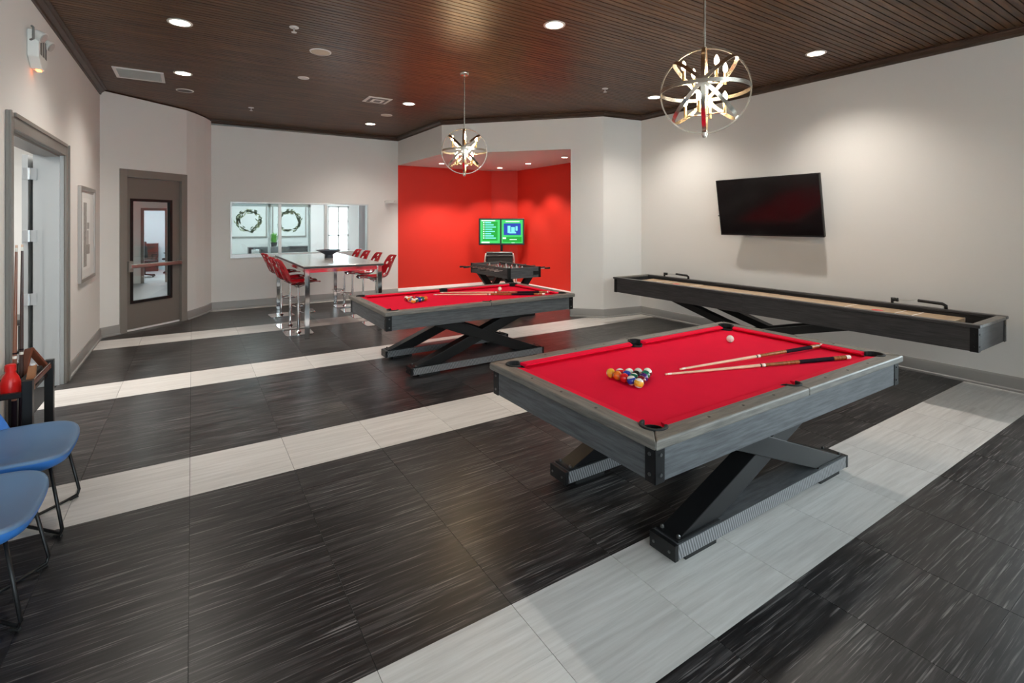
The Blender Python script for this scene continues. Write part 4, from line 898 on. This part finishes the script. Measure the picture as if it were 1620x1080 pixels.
# ------------------------------------------------------------------ back room things
def wreath_picture(xc, label):
    t = thing('framed_picture', (xc, BY, 1.27), label, 'picture', 'wreath pictures in the back room'); a, zc_ = .44, 1.72
    for q in ((xc-a, xc-a+.03, zc_-a, zc_+a), (xc+a-.03, xc+a, zc_-a, zc_+a), (xc-a+.03, xc+a-.03, zc_-a, zc_-a+.03), (xc-a+.03, xc+a-.03, zc_+a-.03, zc_+a)): box(q[0], q[1], BY-.035, BY, q[2], q[3]).build('frame', 'pframe', t)
    box(xc-a+.03, xc+a-.03, BY-.015, BY, zc_-a+.03, zc_+a-.03).build('print', 'paper', t)
    for mt, nn_ in (('leafd', 60), ('leafl', 70)):
        m = MB()
        for i in range(nn_):
            an = random.uniform(0, 2*PI); r = random.gauss(.262, .028); c = Vector((xc+r*math.cos(an), BY-.0165, zc_+r*math.sin(an))); d = an+PI/2+random.uniform(-.7, .7)
            u = Vector((math.cos(d), 0, math.sin(d)))*.055; v = Vector((-math.sin(d), 0, math.cos(d)))*.016
            m.add([c-u, c+v, c+u, c-v, ], [(0, 1, 2, 3)])
        tag(m.build('wreath_leaves', mt, t), kind='stuff')
wreath_picture(1.285, 'framed green wreath picture at left in the back room window'); wreath_picture(2.29, 'framed green wreath picture at right in the back room window')
cn = thing('console_table', (2.0, 14.75, 0), 'dark console table seen through the pass-through window', 'console table')
box(1.24, 2.72, 14.55, 14.95, .98, 1.03).build('table_top', 'consol', cn)
for x in (1.24, 2.66): box(x, x+.06, 14.57, 14.93, 0, .98).build('leg', 'consol', cn)
box(1.52, 2.64, 14.58, 14.93, .76, .98).build('drawer_box', 'consol', cn)
for x in (1.56, 2.11): box(x, x+.5, 14.565, 14.58, .79, .95).build('drawer', 'cabd', cn)
pl = thing('potted_grass', (1.85, 14.72, 1.03), 'small bright green potted grass on the console table', 'plant', world=False)
MB().lathe([(.06, 0), (.085, .12), (.075, .12), (.004, .10)], n=18).build('pot', 'consol', pl, auto=40)
m = MB()
for i in range(130):
    a = random.uniform(0, 2*PI); r = random.uniform(0, .06); l = random.uniform(.15, .30); o_ = random.uniform(.02, .13)
    p = Vector((r*math.cos(a), r*math.sin(a), .10)); q = p+Vector((o_*math.cos(a)*.5, o_*math.sin(a)*.5, l*.7)); e = p+Vector((o_*math.cos(a), o_*math.sin(a), l)); w_ = Vector((-math.sin(a), math.cos(a), 0))*.006
    m.add([p-w_, p+w_, q+w_, q-w_, e], [(0, 1, 2, 3), (3, 2, 4)])
tag(m.build('grass_blades', 'grass', pl), kind='stuff')
gp = thing('folding_partition', (3.95, 12.6, 0), 'grey folding partition panel at the right of the back room window', 'partition')
for k in range(3): box(3.52+k*.10, 3.61+k*.10, 12.6+(k % 2)*.06, 12.64+(k % 2)*.06, .01, 2.7).build('panel', 'jamb', gp)
# office chairs in the vestibule office and side room
def office_chair(x, y, rz, label):
    t = thing('office_chair', (x, y, .002), label, 'chair', 'black office chairs', rz, world=False)
    for k in range(5):
        a = 2*PI*k/5; e = (.28*math.cos(a), .28*math.sin(a), .06); MB().beam((0, 0, .09), e, .04, .03).build('base_arm', 'black', t); MB().cyl((e[0]-.015, e[1], .03), (e[0]+.015, e[1], .03), .03, n=12).build('caster', 'black', t)
    MB().cyl((0, 0, .08), (0, 0, .45), .025, n=12).build('gas_lift', 'black', t); box(-.24, .24, -.24, .24, .45, .52).build('seat', 'leather', t, bevel=.03)
    MB().obox((0, .25, .82), (.22, 0, 0), (0, .03, 0), (0, .04, .26)).build('backrest', 'leather', t, bevel=.025)
    for s in (1, -1): MB().tube([(s*.24, .15, .48), (s*.29, .12, .52), (s*.29, .12, .68), (s*.29, -.12, .69)], .014, 6).build('armrest', 'black', t, smooth=True)
office_chair(-1.22, 18.9, .6, 'black office chair seen through the glass of the far door, left one'); office_chair(-.50, 19.75, -2.2, 'black office chair seen through the glass of the far door, right one')
office_chair(-1.80, 8.55, 1.2, 'black office chair seen through the open left doorway')
cbn = thing('filing_cabinet', (-1.2, 21.2, .002), 'dark wooden cabinet seen through the glass of the far door', 'cabinet')
box(-1.62, -.98, 20.95, 21.38, .002, .95).build('body', 'mahog', cbn)
for k in range(3): box(-1.60, -1.0, 20.935, 20.95, .05+k*.30, .32+k*.30).build('drawer', 'mahog', cbn)

for o in bpy.data.objects:
    if 'o_' in o: del o['o_']
